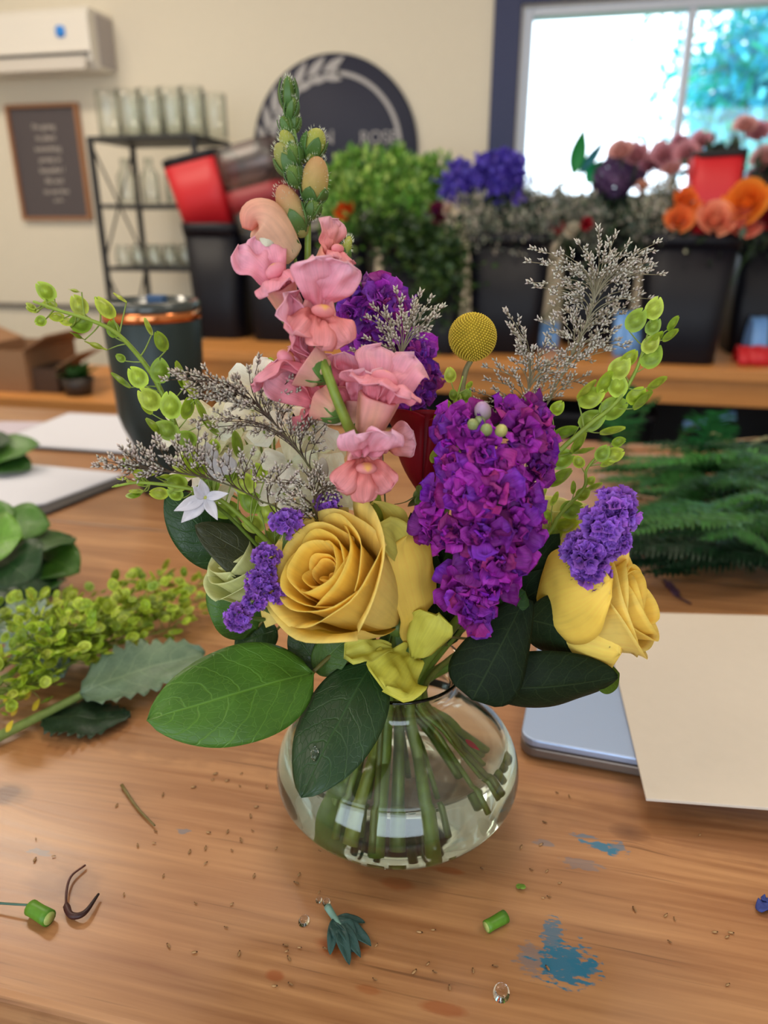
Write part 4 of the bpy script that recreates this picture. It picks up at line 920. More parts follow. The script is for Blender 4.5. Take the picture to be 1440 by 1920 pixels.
# curled dried petal, thin stalk
o = MB(); P = smooth([TPZ(160, 1622, .002), TPZ(132, 1645, .003), TPZ(124, 1685, .003), TPZ(132, 1715, .003), TPZ(158, 1712, .004), TPZ(185, 1676, .003)], 5)
o.tube(P, lambda k: .0004 + .0013 * max(0, math.sin(k * PI)) * (k > .45) + .0003, None, 6, S(92, 44, 40), S(30, 14, 20)); o = o.build('dried_petal', M_stem); tag(o, 'dark curled dried petal on the bare wood at lower left', 'petal')
o = MB(); o.tube(smooth([TPZ(228, 1472, .002), TPZ(258, 1515, .002), TPZ(290, 1548, .002)], 4), .0012, .0006, 6, S(118, 104, 60)); o = o.build('thin_stalk', M_stem); tag(o, 'thin olive brown stalk on the table left of the vase', 'stem piece')
o = MB(); leafsheet(o, TPZ(968, 1660, .001), TPZ(986, 1664, .003), .004, V((0, 0, 1)), S(120, 160, 60), wav=.1); o = o.build('leaf_scrap', M_leaf2, None, True, .0003); tag(o, 'tiny green scrap on the table to the right of the vase', 'leaf piece')
o = MB(); leafsheet(o, TPZ(1448, 1688, .001), TPZ(1422, 1706, .003), .009, V((0, 0, 1)), S(70, 84, 160), wav=.2); leafsheet(o, TPZ(1446, 1690, .001), TPZ(1428, 1684, .003), .006, V((0, 0, 1)), S(70, 84, 160), wav=.2); o = o.build('blue_petal', M_pet, None, True, .0003); tag(o, 'small blue petal at the right edge of the table', 'petal')
# water drops
M_water = glass('water_drop', (1, 1, 1), 0, 1.33)
for px, py, r, lb in ((570, 1727, .0030, 'round water drop left of the torn leaf'), (598, 1688, .0018, 'small water bead just above the torn leaf stalk'), (612, 1692, .0022, 'water bead touching the torn leaf stalk'), (940, 1862, .0042, 'elongated water drop near the lower right blue stain')):
    p = TPZ(px, py, .0002); m = MB(); m.lathe([(0, 0), (r, 0), (r * .96, r * .2), (r * .72, r * .42), (r * .35, r * .54), (0, r * .56)], p, n=20, sy=1.3); o = m.build('water_drop', M_water); tag(o, lb, 'water drop')
# seed husks scattered on the wood
SD = [(67, 1573), (100, 1605), (65, 1612), (218, 1510), (292, 1558), (288, 1580), (305, 1490), (258, 1585), (362, 1475), (385, 1590), (390, 1560), (426, 1559), (425, 1463), (450, 1473), (474, 1557), (435, 1594), (355, 1597), (452, 1575), (517, 1590), (306, 1642), (385, 1618), (367, 1693), (434, 1695), (424, 1738), (476, 1642), (316, 1773), (364, 1785), (448, 1788), (536, 1772), (537, 1783), (542, 1797), (561, 1776), (545, 1845), (514, 1848), (598, 1673), (556, 1655), (560, 1640), (600, 1595), (403, 1450), (398, 1461), (452, 1450), (470, 1530), (500, 1475), (480, 1512), (977, 1588), (1014, 1583), (1025, 1633), (1018, 1683), (1030, 1681), (786, 1747), (812, 1743), (802, 1807), (816, 1822), (776, 1822), (887, 1820), (929, 1811), (843, 1852), (1027, 1815), (1340, 1747), (1248, 1716), (1265, 1723), (1363, 1756), (1370, 1748), (1256, 1765), (1364, 1846), (1045, 1486), (1068, 1493), (1022, 1541), (997, 1630), (1049, 1655), (1312, 1565), (1190, 1705), (905, 1628), (610, 1778), (705, 1772), (703, 1836), (232, 1677)]
proto = None
for i, (px, py) in enumerate(SD):
    p = TPZ(px, py, .0009); a = rnd.uniform(0, PI)
    if proto is None:
        m = MB(); m.ball((0, 0, 0), (.0019, .0008, .0007), nu=8, nv=5, col=lambda d: mix(S(206, 168, 120), S(120, 78, 48), .5 + .5 * d.y)); m.ball((.0017, 0, 0), (.0007, .0005, .0005), nu=6, nv=4, col=S(90, 60, 40))
        o = proto = m.build('seed_husk', M_dry, org=(0, 0, 0)); tag(o, 'tiny tan seed husk scattered on the table wood', 'seed husk', 'seed husks on the table')
    else: o = proto.copy(); COL.objects.link(o)
    o.location = p; o.rotation_euler = (0, 0, a); o.scale = [rnd.uniform(.55, .95)] * 3
# ------------------------------------------------------------------ vase with water
vc = H(745, 1432, .3920); VX, VY = vc.x, vc.y
M_vase = glass('vase_glass', (.985, 1, .992), 0, 1.45)
out_p = [(0, 0), (.032, 0), (.042, .001), (.052, .005), (.0635, .0125), (.0735, .0235), (.0772, .034), (.0755, .046), (.069, .059), (.058, .071), (.046, .081), (.0375, .088), (.034, .094), (.0352, .102), (.041, .110)]
in_p = [(.0392, .1105), (.0335, .1025), (.0321, .094), (.0356, .0872), (.0444, .0795), (.0565, .0692), (.0674, .0576), (.0736, .0454), (.0752, .034), (.0715, .0245), (.0615, .0150), (.050, .0085), (.038, .0058), (.02, .0052), (0, .0052)]
def dense(P, n=5):
    Q = smooth([(a, 0, b) for a, b in P], n); return [(max(0, p.x), p.z) for p in Q]
m = MB(); m.lathe(dense(out_p) + dense(in_p), (VX, VY, TZ + .0003), n=96); o = m.build('glass_vase', M_vase, None, True, org=(VX, VY, TZ)); tag(o, 'round squat clear glass vase with narrow neck holding the bouquet', 'vase')
WZ = .0600
wp = [(0, .0048)] + [(r + .0005, z - .0002) for r, z in dense(in_p)[::-1] if .0053 < z < WZ - .001 and r > .01]
rw = wp[-1][0]
wp += [(rw - .0009, WZ - .0006), (rw - .004, WZ - .0010), (0, WZ - .0012)]
M_wtr = glass('vase_water', (.975, 1, .985), 0, 1.33)
m = MB(); m.lathe(wp, (VX, VY, TZ + .0003), n=96); o = m.build('vase_water', M_wtr, None, True, org=(VX, VY, TZ)); tag(o, 'clear water filling the lower part of the round glass vase', 'water')

def neck(dx, dy=0): return V((VX, VY, TZ + .096)) + RT * dx + FH * dy
def bott(px, py, rmax=.055):
    p = PZ(px, py, TZ + .012); d = V((p.x - VX, p.y - VY, 0))
    if d.length > rmax: d *= rmax / d.length
    z = .0095 + max(0, d.length - .040) * 1.0
    return V((VX, VY, TZ + z)) + d
SC = S(96, 120, 44)
def stalk(parent, top, nk, bt, r0=.0022, r1=.0026, col=SC, name='stem', via=(), mat=None):
    P = smooth([top] + [V(p) for p in via] + [nk, nk.lerp(bt, .5) , bt], 6)
    m = MB(); m.tube(P, r0, r1, 9, col, S(112, 132, 40)); return m.build(name, mat or M_stem, parent)

# ------------------------------------------------------------------ roses
def rose(name, base, top, R, cols, label, n=24, seed=1, openf=1.0, nk=None, bt=None, guards=(), sepal=True, flare=.35, hts=(1.0, .80), group=None, uv_up=UP, wavy=1.0, elev=0, stem_r=.0026, tight=.13):
    rnd = random.Random(seed); base, top = V(base), V(top); ax = top - base; Hh = ax.length; F = frame(ax, uv_up)
    t = thing(name, base, label, 'rose', group); inner, mid, outer = cols
    for k in range(n):
        tt = k / (n - 1); a0 = seed + k * 2.39996 * (1 if k > 3 else .8); Rk = R * (tight + (1 - tight) * tt ** .9); hw = 1.75 - .62 * tt
        hh = Hh * ((.80 + .20 * math.sin(PI * min(1, tt * 1.35) * .55)) * (1 - tt) + hts[1] * tt if 0 else .82 + (hts[0] - .82) * math.sin(PI * min(1, tt * 1.5) * .5) - (hts[0] - hts[1]) * max(0, tt - .6) / .4)
        fl = flare * openf * max(0, tt - .25) / .75; cl = .30 * (1 - tt) ** 1.2; ph = rnd.uniform(0, 6.28); wv = rnd.uniform(.5, 1) * wavy; dz = rnd.uniform(-.03, .03) * Hh; pk = rnd.uniform(-.2, .2)
        def fn(u, v):
            prof = (1 - (1 - v) ** 2.3) * (1 - cl * max(0, v - .45) / .55) * (1 + .07 * u)
            rim = max(0, v - .72) / .28; rr = Rk * prof + R * (fl * rim ** 1.8 * (1 + .35 * u * u) + .022 * u + wv * .022 * math.sin(u * 5 + ph) * rim + .015 * wv * math.sin(u * 9 + ph * 2) * rim)
            zz = (hh + dz) * v * (1 - .10 * abs(u - pk) ** 2.6 * v - .10 * fl * rim ** 2) - R * fl * .26 * rim ** 3
            zz += R * .03 * wv * math.sin(u * 4 + ph) * rim
            a = a0 + u * hw; return base + F @ V((math.cos(a) * rr, math.sin(a) * rr, zz))
        ci = mix(mix(inner, mid, tt * 2), outer, (tt - .5) * 2); ce = mix(ci, outer, .55)
        m = MB(); m.sheet(fn, 16, 14, lambda u, v: mix(ci, ce, max(0, v - .6) * 2.0 + .3 * abs(u) ** 4)); m.build('petal', M_petrose, t, True, .00035)
    m = MB(); m.ball(base, (R * .24, R * .24, R * .22), F, 12, 8, S(96, 124, 50)); m.build('rose_hip', M_stem, t)
    for (b_, e_, wd, nr, cc, kw) in guards:
        leafpart(t, 'guard_petal', b_, e_, wd, nr, cc, M_petrose, .0004, **kw)
    if sepal:
        for k in range(5):
            a = k * 1.2566; d = F @ V((math.cos(a), math.sin(a), .1)); leafpart(t, 'sepal', base + d * R * .15, base + d * R * .75 - ax.normalized() * R * .35, R * .28, ax, S(76, 110, 44), M_leaf2, shape='lance', bend=-.1)
    if nk is not None: stalk(t, base - ax.normalized() * .002, nk, bt, stem_r, stem_r * 1.1, via=())
    return t
YI, YM, YO = S(255, 203, 24), S(255, 219, 68), S(255, 234, 140)
b1, t1 = H(745, 1172, .380), H(588, 1056, .334)
LG = S(224, 222, 106)
gd = [(H(770, 1225, .372), H(722, 1290, .340), .044, tocam(H(760, 1200, .35)) + V((.2, 0, .2)), S(232, 226, 96), dict(wav=.14, shape='fan', bend=.05, seed=3, nu=14, nv=16, curl=-.15)),
      (H(775, 1235, .365), H(822, 1150, .352), .032, tocam(H(760, 1200, .35)), S(226, 222, 100), dict(wav=.10, shape='fan', seed=5, nu=12, bend=.1, curl=.3)),
      (H(735, 1215, .360), H(645, 1232, .345), .022, UP * .8 + tocam(H(760, 1200, .35)), LG, dict(wav=.16, shape='fan', seed=6, nu=12, bend=.12, curl=-.3)),
      (H(770, 1200, .375), H(760, 1000, .362), .052, tocam(H(760, 1100, .35)) + RT * .9, S(254, 226, 112), dict(wav=.05, shape='fan', seed=7, nu=14, nv=18, bend=.16, curl=.35)),
      (H(745, 1040, .372), H(700, 940, .365), .020, tocam(H(720, 1000, .35)) - RT * .6, S(226, 216, 116), dict(wav=.10, shape='ovate', seed=8, nu=10, bend=-.1, curl=.5)),
      (H(765, 1060, .372), H(712, 985, .352), .026, tocam(H(720, 1000, .35)) + RT * .3 + UP * .3, S(224, 216, 110), dict(wav=.12, shape='fan', seed=9, nu=12, bend=.1, curl=-.3))]
rose('yellow_rose', b1, t1, .0300, (YI, YM, YO), 'large open yellow rose facing left at the front of the bouquet', 22, 1.3, 1.0, neck(-.006, -.008), bott(712, 1585), gd, True, .30, (1.06, .98), stem_r=.0040)
b2, t2 = H(1035, 1165, .372), H(1208, 1118, .356)
gd2 = [(H(1010, 1150, .368), H(1165, 1225, .340), .050, -UP * .5 + tocam(H(1100, 1200, .34)), S(255, 232, 120), dict(wav=.04, shape='fan', seed=3, nu=14, nv=16, bend=.18, curl=.6)),
       (H(1005, 1140, .368), H(1150, 1085, .338), .052, tocam(H(1100, 1100, .34)) + UP * .2, S(255, 228, 108), dict(wav=.05, shape='ovate', seed=5, nu=14, nv=16, bend=.16, curl=.4)),
       (H(1080, 1080, .385), H(1172, 1005, .372), .035, tocam(H(1100, 1050, .35)) - RT * .2, S(255, 228, 126), dict(wav=.04, shape='ovate', seed=6, nu=10, bend=.1, curl=.2))]
rose('yellow_rose', b2, t2, .0265, (S(255, 212, 50), S(255, 224, 90), S(255, 234, 136)), 'yellow rose seen from the side, pointing right beside the dark leaves', 22, 2.1, .8, neck(.014, .0), bott(955, 1470, .058), gd2, False, .22, (1.04, .90), tight=.16, stem_r=.0032)
rose('red_rose', H(790, 930, .41), H(800, 770, .43), .0210, (S(120, 6, 24), S(146, 8, 28), S(158, 14, 34)), 'dark red rose half hidden between pink snapdragon and purple stock', 16, 3, .9, neck(.004, .01), bott(860, 1500), (), True, .30, (1.0, .94))
rose('pale_yellow_rose', H(1030, 1030, .42), H(1050, 930, .43), .021, (S(240, 226, 130), S(238, 232, 150), S(232, 232, 170)), 'pale yellow rose behind the purple stock, under the green pods', 14, 4, .8, neck(.012, .008), bott(905, 1480), (), False, .25)
rose('pale_yellow_rose', H(500, 1120, .385), H(425, 1040, .375), .019, (S(240, 232, 160), S(240, 236, 176), S(232, 238, 180)), 'cream-green rosebud at the lower left behind the purple statice', 14, 5, .6, neck(-.012, .004), bott(640, 1540), (), False, .3)

# ------------------------------------------------------------------ snapdragon
t = thing('snapdragon', H(690, 880, .372), 'tall pink snapdragon spike with green buds at its tip', 'snapdragon')
SP = [H(542, 195, .415), H(556, 270, .413), H(568, 340, .410), H(577, 410, .406), H(578, 530, .398), H(594, 640, .372), H(622, 722, .356), H(652, 796, .354), H(686, 868, .362), H(715, 1010, .376)]
P = smooth(SP + [neck(-.004, 0), neck(-.004, 0).lerp(bott(670, 1580), .5), bott(670, 1580)], 6)
m = MB(); m.tube(P, .0007, .0042, 9, S(112, 148, 62), S(138, 146, 48)); m.build('stem', M_stem, t)
PKc, PKd, PKl, TBE = S(250, 164, 184), S(244, 140, 152), S(252, 206, 226), S(244, 190, 160)
def blossom(base, mouth, up_, size, seed, lobe=PKc, edge=PKl, lower=S(240, 138, 136), tube=TBE, open_=1.0, part='blossom'):
    base, mouth = V(base), V(mouth); ax = (mouth - base); L_ = ax.length; ax /= L_; up_ = V(up_); up_ = (up_ - ax * up_.dot(ax)).normalized(); sd = ax.cross(up_); rnd = random.Random(seed)
    m = MB(); F = Matrix(((sd.x, up_.x, ax.x), (sd.y, up_.y, ax.y), (sd.z, up_.z, ax.z)))
    pr = [(0, 0), (.20, .02), (.30, .12), (.34, .35), (.40, .6), (.46, .85), (.48, .98), (.40, 1.0), (.25, .9), (0, .8)]
    prs = [(p.x, p.z) for p in smooth([(r_, 0, z_) for r_, z_ in pr], 3)]; NP = len(prs) - 1; cm = mix(tube, lobe, .75)
    def tf(u, v):
        r_, z_ = prs[round(v * NP)]; a = u * PI; rr = r_ * size * (1 + .07 * math.sin(a * 5 + seed) * min(1, z_ * 2)); return base + F @ V((rr * math.cos(a), rr * 1.18 * math.sin(a), z_ * (L_ - size * .42)))
    m.sheet(tf, 28, NP, lambda u, v: mix(mix(S(232, 226, 160), tube, v * 3), cm, max(0, v - .25) * 1.6 + .18 * math.sin(u * PI * 5 + seed)), True)
    f = m.build(part, M_pet, t, True)
    def lobe_(a_dir, w_, l_, col, c2, curl, bend, sdn, nrm, off=0):
        m2 = MB(); b_ = mouth - ax * min(L_ * .6, size * .72) + a_dir * size * off; leafsheet(m2, b_, b_ + V(a_dir).normalized() * l_, w_, nrm, col, bend=bend, curl=curl, wav=.15, shape='fan', nu=16, nv=16, seed=sdn * 1.37, col2=c2, tipcurl=-.12); return m2.build('petal', M_pet, f, True, .0004)
    k = open_
    for s in (-1, 1):
        lobe_(up_ * 1.0 + sd * s * .42 * k + ax * 1.0, size * 1.55, size * 1.55, lobe, edge, -.25, -.14, seed + s, -ax + up_ * .2, .12)
        lobe_(-up_ * .80 + sd * s * .70 * k + ax * .75, size * 1.15, size * 1.25, lower, mix(lower, edge, .5), .35, .18, seed + s * 3, ax + up_ * .3, .10)
    lobe_(-up_ * 1.0 + ax * .75, size * 1.10, size * 1.35, lower, mix(lower, edge, .4), .40, .2, seed + 9, ax + up_ * .3, .10)
    m = MB(); m.ball(mouth + ax * size * .02 - up_ * size * .16, (size * .33, size * .17, size * .22), F, 14, 10, lambda d: mix(S(250, 204, 90), mix(lower, edge, .25), min(1, (abs(d.x) * 1.9 + max(0, .35 - d.y) * 1.2)))); m.build('palate', M_pet, f)
    return f
def calyx(base, ax, size, n=4, col=S(92, 132, 56)):
    F = frame(ax)
    for k in range(n):
        a = 2 * PI * k / n + .4; d = F @ V((math.cos(a), math.sin(a), 0)); leafpart(t, 'calyx', V(base) - F.col[2] * size * .1, V(base) + F.col[2] * size * .62 + d * size * .42, size * .42, d, jit(col, .15), M_leaf2, .0005, bend=.15, shape='ovate', nu=6, nv=8)
def stemlink(a, b_, r=.0009):
    m = MB(); m.tube(smooth([a, V(a).lerp(V(b_), .5), b_], 3), r * 1.2, r, 6, S(108, 140, 60)); m.build('pedicel', M_stem, t)
BL = [ # base px,py,h  mouth px,py,h  up(R,U,F)  size lobes open
 ((548, 598, .392), (512, 505, .378), (-.5, 1, -.1), .0165, PKc, .9),
 ((588, 520, .400), (630, 462, .392), (.4, 1, -.1), .0115, S(242, 150, 140), .5),
 ((578, 600, .388), (606, 572, .362), (.1, 1, .25), .0175, PKc, 1.0),
 ((608, 705, .366), (545, 660, .368), (-.5, 1, .1), .0215, PKc, .9),
 ((636, 775, .368), (580, 740, .378), (-.6, .6, 0), .0200, PKd, .9),
 ((668, 815, .376), (672, 730, .382), (.2, 1, 0), .0150, PKc, .8),
 ((682, 838, .366), (722, 712, .366), (.35, 1, .25), .0215, PKc, .9),
 ((690, 830, .384), (725, 835, .370), (.9, .2, 0), .0120, S(232, 134, 112), .6),
 ((668, 830, .374), (688, 868, .346), (-.05, 1, .55), .0165, PKc, 1.1),
 ((640, 770, .390), (645, 710, .398), (0, 1, .3), .0150, PKc, .9)]
for i, (b_, mo, u3, sz, lc, op) in enumerate(BL):
    b_, mo = H(*b_), H(*mo); u_ = RT * u3[0] + UP * u3[1] + FH * u3[2]; ax = (mo - b_).normalized()
    blossom(b_, mo, u_, sz, i + 1, lc, open_=op, lower=S(242, 142, 134) if i in (2, 8) else mix(lc, PKd, .5)); calyx(b_ - ax * .002, ax, sz * .9)
    near = min(P, key=lambda p: (p - b_).length); stemlink(near, b_)
# half-open hooded blossom at the upper left
b_, mo = H(552, 478, .402), H(508, 430, .396)
m = MB(); P2 = smooth([b_, H(532, 460, .400), H(508, 428, .396), H(488, 408, .394), H(470, 408, .392), H(464, 430, .391)], 5)
m.tube(P2, lambda k: .0085 * (.35 + .9 * math.sin(PI * min(1, .12 + k * .80))) * (1 - .45 * max(0, k - .55) / .45), None, 16, S(244, 226, 186), S(242, 160, 146)); f = m.build('blossom', M_pet, t); calyx(b_, mo - b_, .017); stemlink(H(560, 520, .399), b_)
m = MB(); leafsheet(m, H(505, 432, .388), H(498, 462, .386), .008, tocam(mo), S(226, 226, 206), curl=.4); m.build('petal', M_pet, f, True, .0004)
# closed buds
def bud(px, py, h, ax3, L_, wd, c0, c1, cal=.55):
    c = H(px, py, h); ax = (RT * ax3[0] + UP * ax3[1] + FH * ax3[2]).normalized(); F = frame(ax, FH)
    m = MB(); m.ball(c, (wd * .5, wd * .5, L_ * .5), F, 14, 10, lambda d: mix(c0, c1, d.z * .5 + .5), fn=lambda d: 1 + .10 * d.z * -1); f = m.build('bud', M_pet, t)
    near = min(P, key=lambda p: (p - (c - ax * L_ * .5)).length); stemlink(near, c - ax * L_ * .48)
    for k in range(5):
        a = 2 * PI * k / 5 + px; d = F @ V((math.cos(a), math.sin(a), 0)); b_ = c - ax * L_ * .5 + d * wd * .1
        leafpart(t, 'calyx', b_, b_ + ax * L_ * cal + d * wd * .38, wd * .62, d, jit(S(84, 120, 58), .15), M_leaf2, .0005, bend=.18, shape='ovate', nu=6, nv=8)
    # fuzz
    m = MB(); rnd = random.Random(px)
    for k in range(130):
        th = rnd.uniform(0, 6.28); z = rnd.uniform(-.95, .98); q_ = math.sqrt(1 - z * z); p = c + F @ V((q_ * math.cos(th) * wd * .52, q_ * math.sin(th) * wd * .52, z * L_ * .5)); d = (p - c).normalized(); s = d.orthogonal().normalized() * .00013
        m.add([p - s, p + s, p + d * .0014], [(0, 1, 2)], S(232, 238, 214))
    m.build('fuzz', M_dry, f)
GB, YB = S(120, 150, 70), S(196, 196, 96)
for a in ((541, 178, .416, (0, 1, 0), .0185, .0060, GB, GB, .9), (546, 205, .414, (.3, 1, -.2), .012, .0055, GB, GB, .9), (537, 236, .414, (-.4, 1, 0), .0105, .0062, GB, GB, .9), (551, 232, .416, (.3, 1, 0), .0100, .0055, GB, GB, .9), (540, 268, .410, (-.45, 1, -.3), .0140, .0080, GB, YB, .6), (552, 292, .406, (-.2, 1, -.5), .0130, .0075, GB, GB, .9), (589, 270, .409, (.45, 1, -.1), .0165, .0115, S(130, 156, 70), YB, .75),
          (536, 300, .408, (-.5, 1, -.1), .0190, .0105, GB, S(190, 186, 110), .7), (552, 330, .404, (-.3, 1, -.4), .0120, .0080, GB, GB, .9), (591, 336, .404, (.18, 1, -.2), .0235, .0135, S(186, 186, 96), S(222, 172, 122), .4), (546, 392, .402, (-.45, 1, -.15), .0270, .0130, S(176, 186, 110), S(222, 160, 124), .55), (586, 392, .402, (.4, 1, -.2), .0105, .0075, GB, GB, .9), (650, 465, .398, (.3, 1, 0), .013, .005, GB, YB, .5)):
    bud(*a)

# ------------------------------------------------------------------ purple stock
def floret(m, c, d, size, col, seed, n=13):
    rnd = random.Random(seed); F = frame(d)
    for k in range(n):
        tt = k / (n - 1); a = k * 2.39996 + seed + rnd.uniform(-.35, .35); el = .12 + 1.15 * tt ** .8 + rnd.uniform(-.15, .15); e = F @ V((math.cos(a) * math.sin(el), math.sin(a) * math.sin(el), math.cos(el)))
        nn = F @ V((-math.cos(a) * math.cos(el), -math.sin(a) * math.cos(el), math.sin(el))); nn = (nn + V((rnd.gauss(0, .35), rnd.gauss(0, .35), rnd.gauss(0, .35)))).normalized()
        L_ = size * (.50 + .58 * tt) * rnd.uniform(.8, 1.15); cc = jit(col, .28, rnd); c2 = tuple(min(1, x * (1.7 if rnd.random() < .7 else .8)) for x in cc)
        leafsheet(m, V(c) + e * size * .05, V(c) + e * L_, L_ * rnd.uniform(.95, 1.35), nn, tuple(x * .8 for x in cc), bend=-.08, fold=rnd.uniform(-.3, .4), curl=rnd.uniform(-.4, .5), wav=.24, shape='fan', nu=10, nv=9, seed=seed + k * 1.7, col2=c2, tipcurl=-.18)
def stock(pts, axis_pts, size, col, label, nkp, btp, buds=(), seed=1, leafs=()):
    rnd = random.Random(seed); A = smooth([H(*p) for p in axis_pts], 6); global t
    t = thing('stock_flower', A[-1], label, 'flower')
    stalk(t, A[0], nkp, btp, .0016, .0042, S(110, 126, 60), via=[H(*p) for p in axis_pts[1:]])
    for i, (px, py, h) in enumerate(pts):
        c = H(px, py, h); near = min(A, key=lambda p: (p - c).length); d = (c - near); d = (d.normalized() * .8 + tocam(c) * .55 + UP * .25).normalized(); s = size * rnd.uniform(.88, 1.12)
        m = MB(); m.tube([near, c - d * s * .5], .0009, .0011, 5, S(110, 120, 70)); floret(m, c - d * s * .35, d, s, col, seed * 10 + i); m.build('floret', M_ruf, t)
    for (px, py, h, r, cc) in buds:
        c = H(px, py, h); near = min(A, key=lambda p: (p - c).length); ax = (c - near).normalized() + UP * .5; F = frame(ax)
        m = MB(); m.tube([near, c], .0008, .0008, 5, S(120, 130, 84)); m.ball(c, (r, r, r * 1.45), F, 10, 8, lambda d: mix(S(132, 138, 86), cc, d.z * .6 + .3)); m.build('bud', M_stem, t)
ST = S(146, 40, 152)
stock([(872, 790, .352), (838, 800, .362), (955, 768, .368), (1010, 775, .368), (1022, 830, .366), (985, 815, .352), (845, 865, .352), (905, 848, .342), (955, 870, .340), (1010, 880, .358), (815, 935, .352), (865, 930, .338), (925, 925, .332), (985, 935, .346), (800, 990, .352), (850, 995, .338), (905, 1000, .330), (965, 990, .338), (935, 1050, .334), (975, 1035, .344), (895, 1050, .338), (880, 1120, .338), (925, 1105, .338), (890, 1150, .336), (860, 1105, .346), (1000, 975, .352)],
      [(915, 800, .368), (920, 900, .362), (905, 1020, .362), (880, 1130, .366)], .0150, ST, 'large ruffled purple stock spike at the centre front', neck(.008, -.004), bott(800, 1575),
      [(905, 772, .352, .0042, S(190, 150, 196)), (888, 797, .348, .0030, S(150, 160, 100)), (912, 806, .345, .0030, S(150, 160, 100)), (939, 808, .346, .0032, S(196, 190, 110)), (900, 790, .350, .0028, S(140, 150, 100))], 3)
stock([(663, 545, .435), (655, 590, .430), (720, 555, .425), (745, 575, .430), (700, 590, .425), (735, 620, .420), (765, 645, .425), (795, 650, .430), (790, 690, .428), (755, 690, .420), (800, 740, .425), (765, 745, .420), (700, 640, .425), (665, 630, .435), (745, 550, .44), (815, 690, .44)],
      [(700, 560, .440), (745, 660, .435), (775, 760, .430), (790, 900, .41)], .0125, S(150, 56, 172), 'second purple stock behind the pink snapdragon', neck(.002, .012), bott(745, 1560), [(660, 513, .43, .0032, S(226, 220, 200)), (682, 600, .43, .002, S(150, 160, 100))], 7)

# ------------------------------------------------------------------ craspedia
cc_ = H(886, 632, .425); R_ = 44 * MPP(632, .425)
t = thing('craspedia', cc_, 'round yellow ball-shaped flower head on a bare stem', 'flower')
m = MB(); m.ball(cc_, R_ * .97, None, 24, 16, S(150, 128, 30)); n = 900
for k in range(n):
    z = 1 - 2 * (k + .5) / n; a = k * 2.39996; q_ = math.sqrt(1 - z * z); d = V((q_ * math.cos(a), q_ * math.sin(a), z)); e = d.orthogonal().normalized(); f_ = d.cross(e); p = cc_ + d * R_ * .95; r = R_ * .046; h_ = R_ * .095
    vs = [p + (e * math.cos(j * 1.2566) + f_ * math.sin(j * 1.2566)) * r for j in range(5)] + [p + d * h_ * .7 + (e * math.cos(j * 1.2566) + f_ * math.sin(j * 1.2566)) * r * .6 for j in range(5)] + [p + d * h_]
    lo, hi = S(140, 116, 26), jit(S(226, 196, 72), .08)
    m.add(vs, [(j, (j + 1) % 5, 5 + (j + 1) % 5, 5 + j) for j in range(5)] + [(5 + j, 5 + (j + 1) % 5, 10) for j in range(5)], [lo] * 5 + [hi] * 6)
m.build('flower_head', plant('craspedia_skin', .7, .05, .2, .1, 300, 0), t)
stalk(t, cc_ - UP * R_ * .9, neck(.006, .006), bott(820, 1540), .0016, .0018, S(150, 140, 100), via=[H(868, 720, .42), H(850, 900, .40)])

# ------------------------------------------------------------------ statice
def statice(pts, r, label, fo, seed, nkp, btp, col=S(150, 96, 196), n=70):
    rnd = random.Random(seed); t = thing('statice', fo, label, 'flower'); P_ = [H(*p[:3]) for p in pts]
    stalk(t, P_[0], nkp, btp, .0012, .0018, S(90, 112, 56), via=[fo])
    for i, p in enumerate(P_):
        rr = r * (pts[i][3] if len(pts[i]) > 3 else 1); axd = (p - V(fo)).normalized(); m = MB(); g = MB()
        for k in range(n):
            d = V((rnd.gauss(0, 1), rnd.gauss(0, 1), rnd.gauss(0, 1))).normalized() + tocam(p) * .5 + axd * .6; d.normalize(); c = p + d * rr * rnd.uniform(.55, .95) ; L_ = rr * rnd.uniform(.22, .42); cc = jit(col, .22, rnd); F = frame(d); a0 = rnd.uniform(0, 6.28)
            def fn(u, v):
                a = a0 + u * PI; q_ = .18 + .62 * v ** 1.4 * (1 + .28 * math.sin(a * 5 + k)); return c + F @ V((math.cos(a) * q_ * L_, math.sin(a) * q_ * L_, L_ * (v * 1.0 + .16 * math.sin(a * 7 + k * 2) * v)))
            m.sheet(fn, 12, 3, lambda u, v: mix(tuple(x * .8 for x in cc), tuple(min(1, x * 1.35) for x in cc), v))
        m.build('flower_cluster', M_ruf, t)
        for k in range(60):
            d = (-axd * .9 + V((rnd.gauss(0, 1), rnd.gauss(0, 1), rnd.gauss(0, 1))) * .5).normalized(); c = p + d * rr * .25; g.tube([c, c + d * rr * .85], rr * .05, rr * .01, 3, jit(S(110, 130, 70), .2, rnd))
        g.tube(smooth([p, p.lerp(V(fo), .5) + V((0, 0, -.003)), fo], 3), .0011, .0013, 6, S(92, 118, 58)); g.build('calyx_tuft', M_stem, t)
    return t
statice([(535, 985, .352, 1.25), (500, 1050, .345, 1.1), (485, 1090, .340, 1), (515, 1110, .338, 1), (450, 1155, .330, 1.1), (478, 1130, .334, 1), (500, 1080, .342, .9)], .0062, 'violet papery statice clusters left of the big yellow rose', H(545, 1150, .362), 5, neck(-.014, -.006), bott(640, 1500), n=60)
statice([(615, 950, .372, 1.2)], .0060, 'single small violet statice tuft above the big yellow rose', H(615, 1010, .375), 8, neck(-.008, .0), bott(690, 1500))
statice([(1150, 960, .356, 1.25), (1130, 995, .352, 1.35), (1100, 1040, .350, 1.3), (1145, 1015, .350, 1.0), (1105, 1075, .348, 1.1), (1085, 1030, .354, 1.0), (1165, 975, .36, .8)], .0085, 'dense upright violet statice cluster above the right yellow rose', H(1060, 1110, .368), 9, neck(.012, .0), bott(885, 1540), n=95)

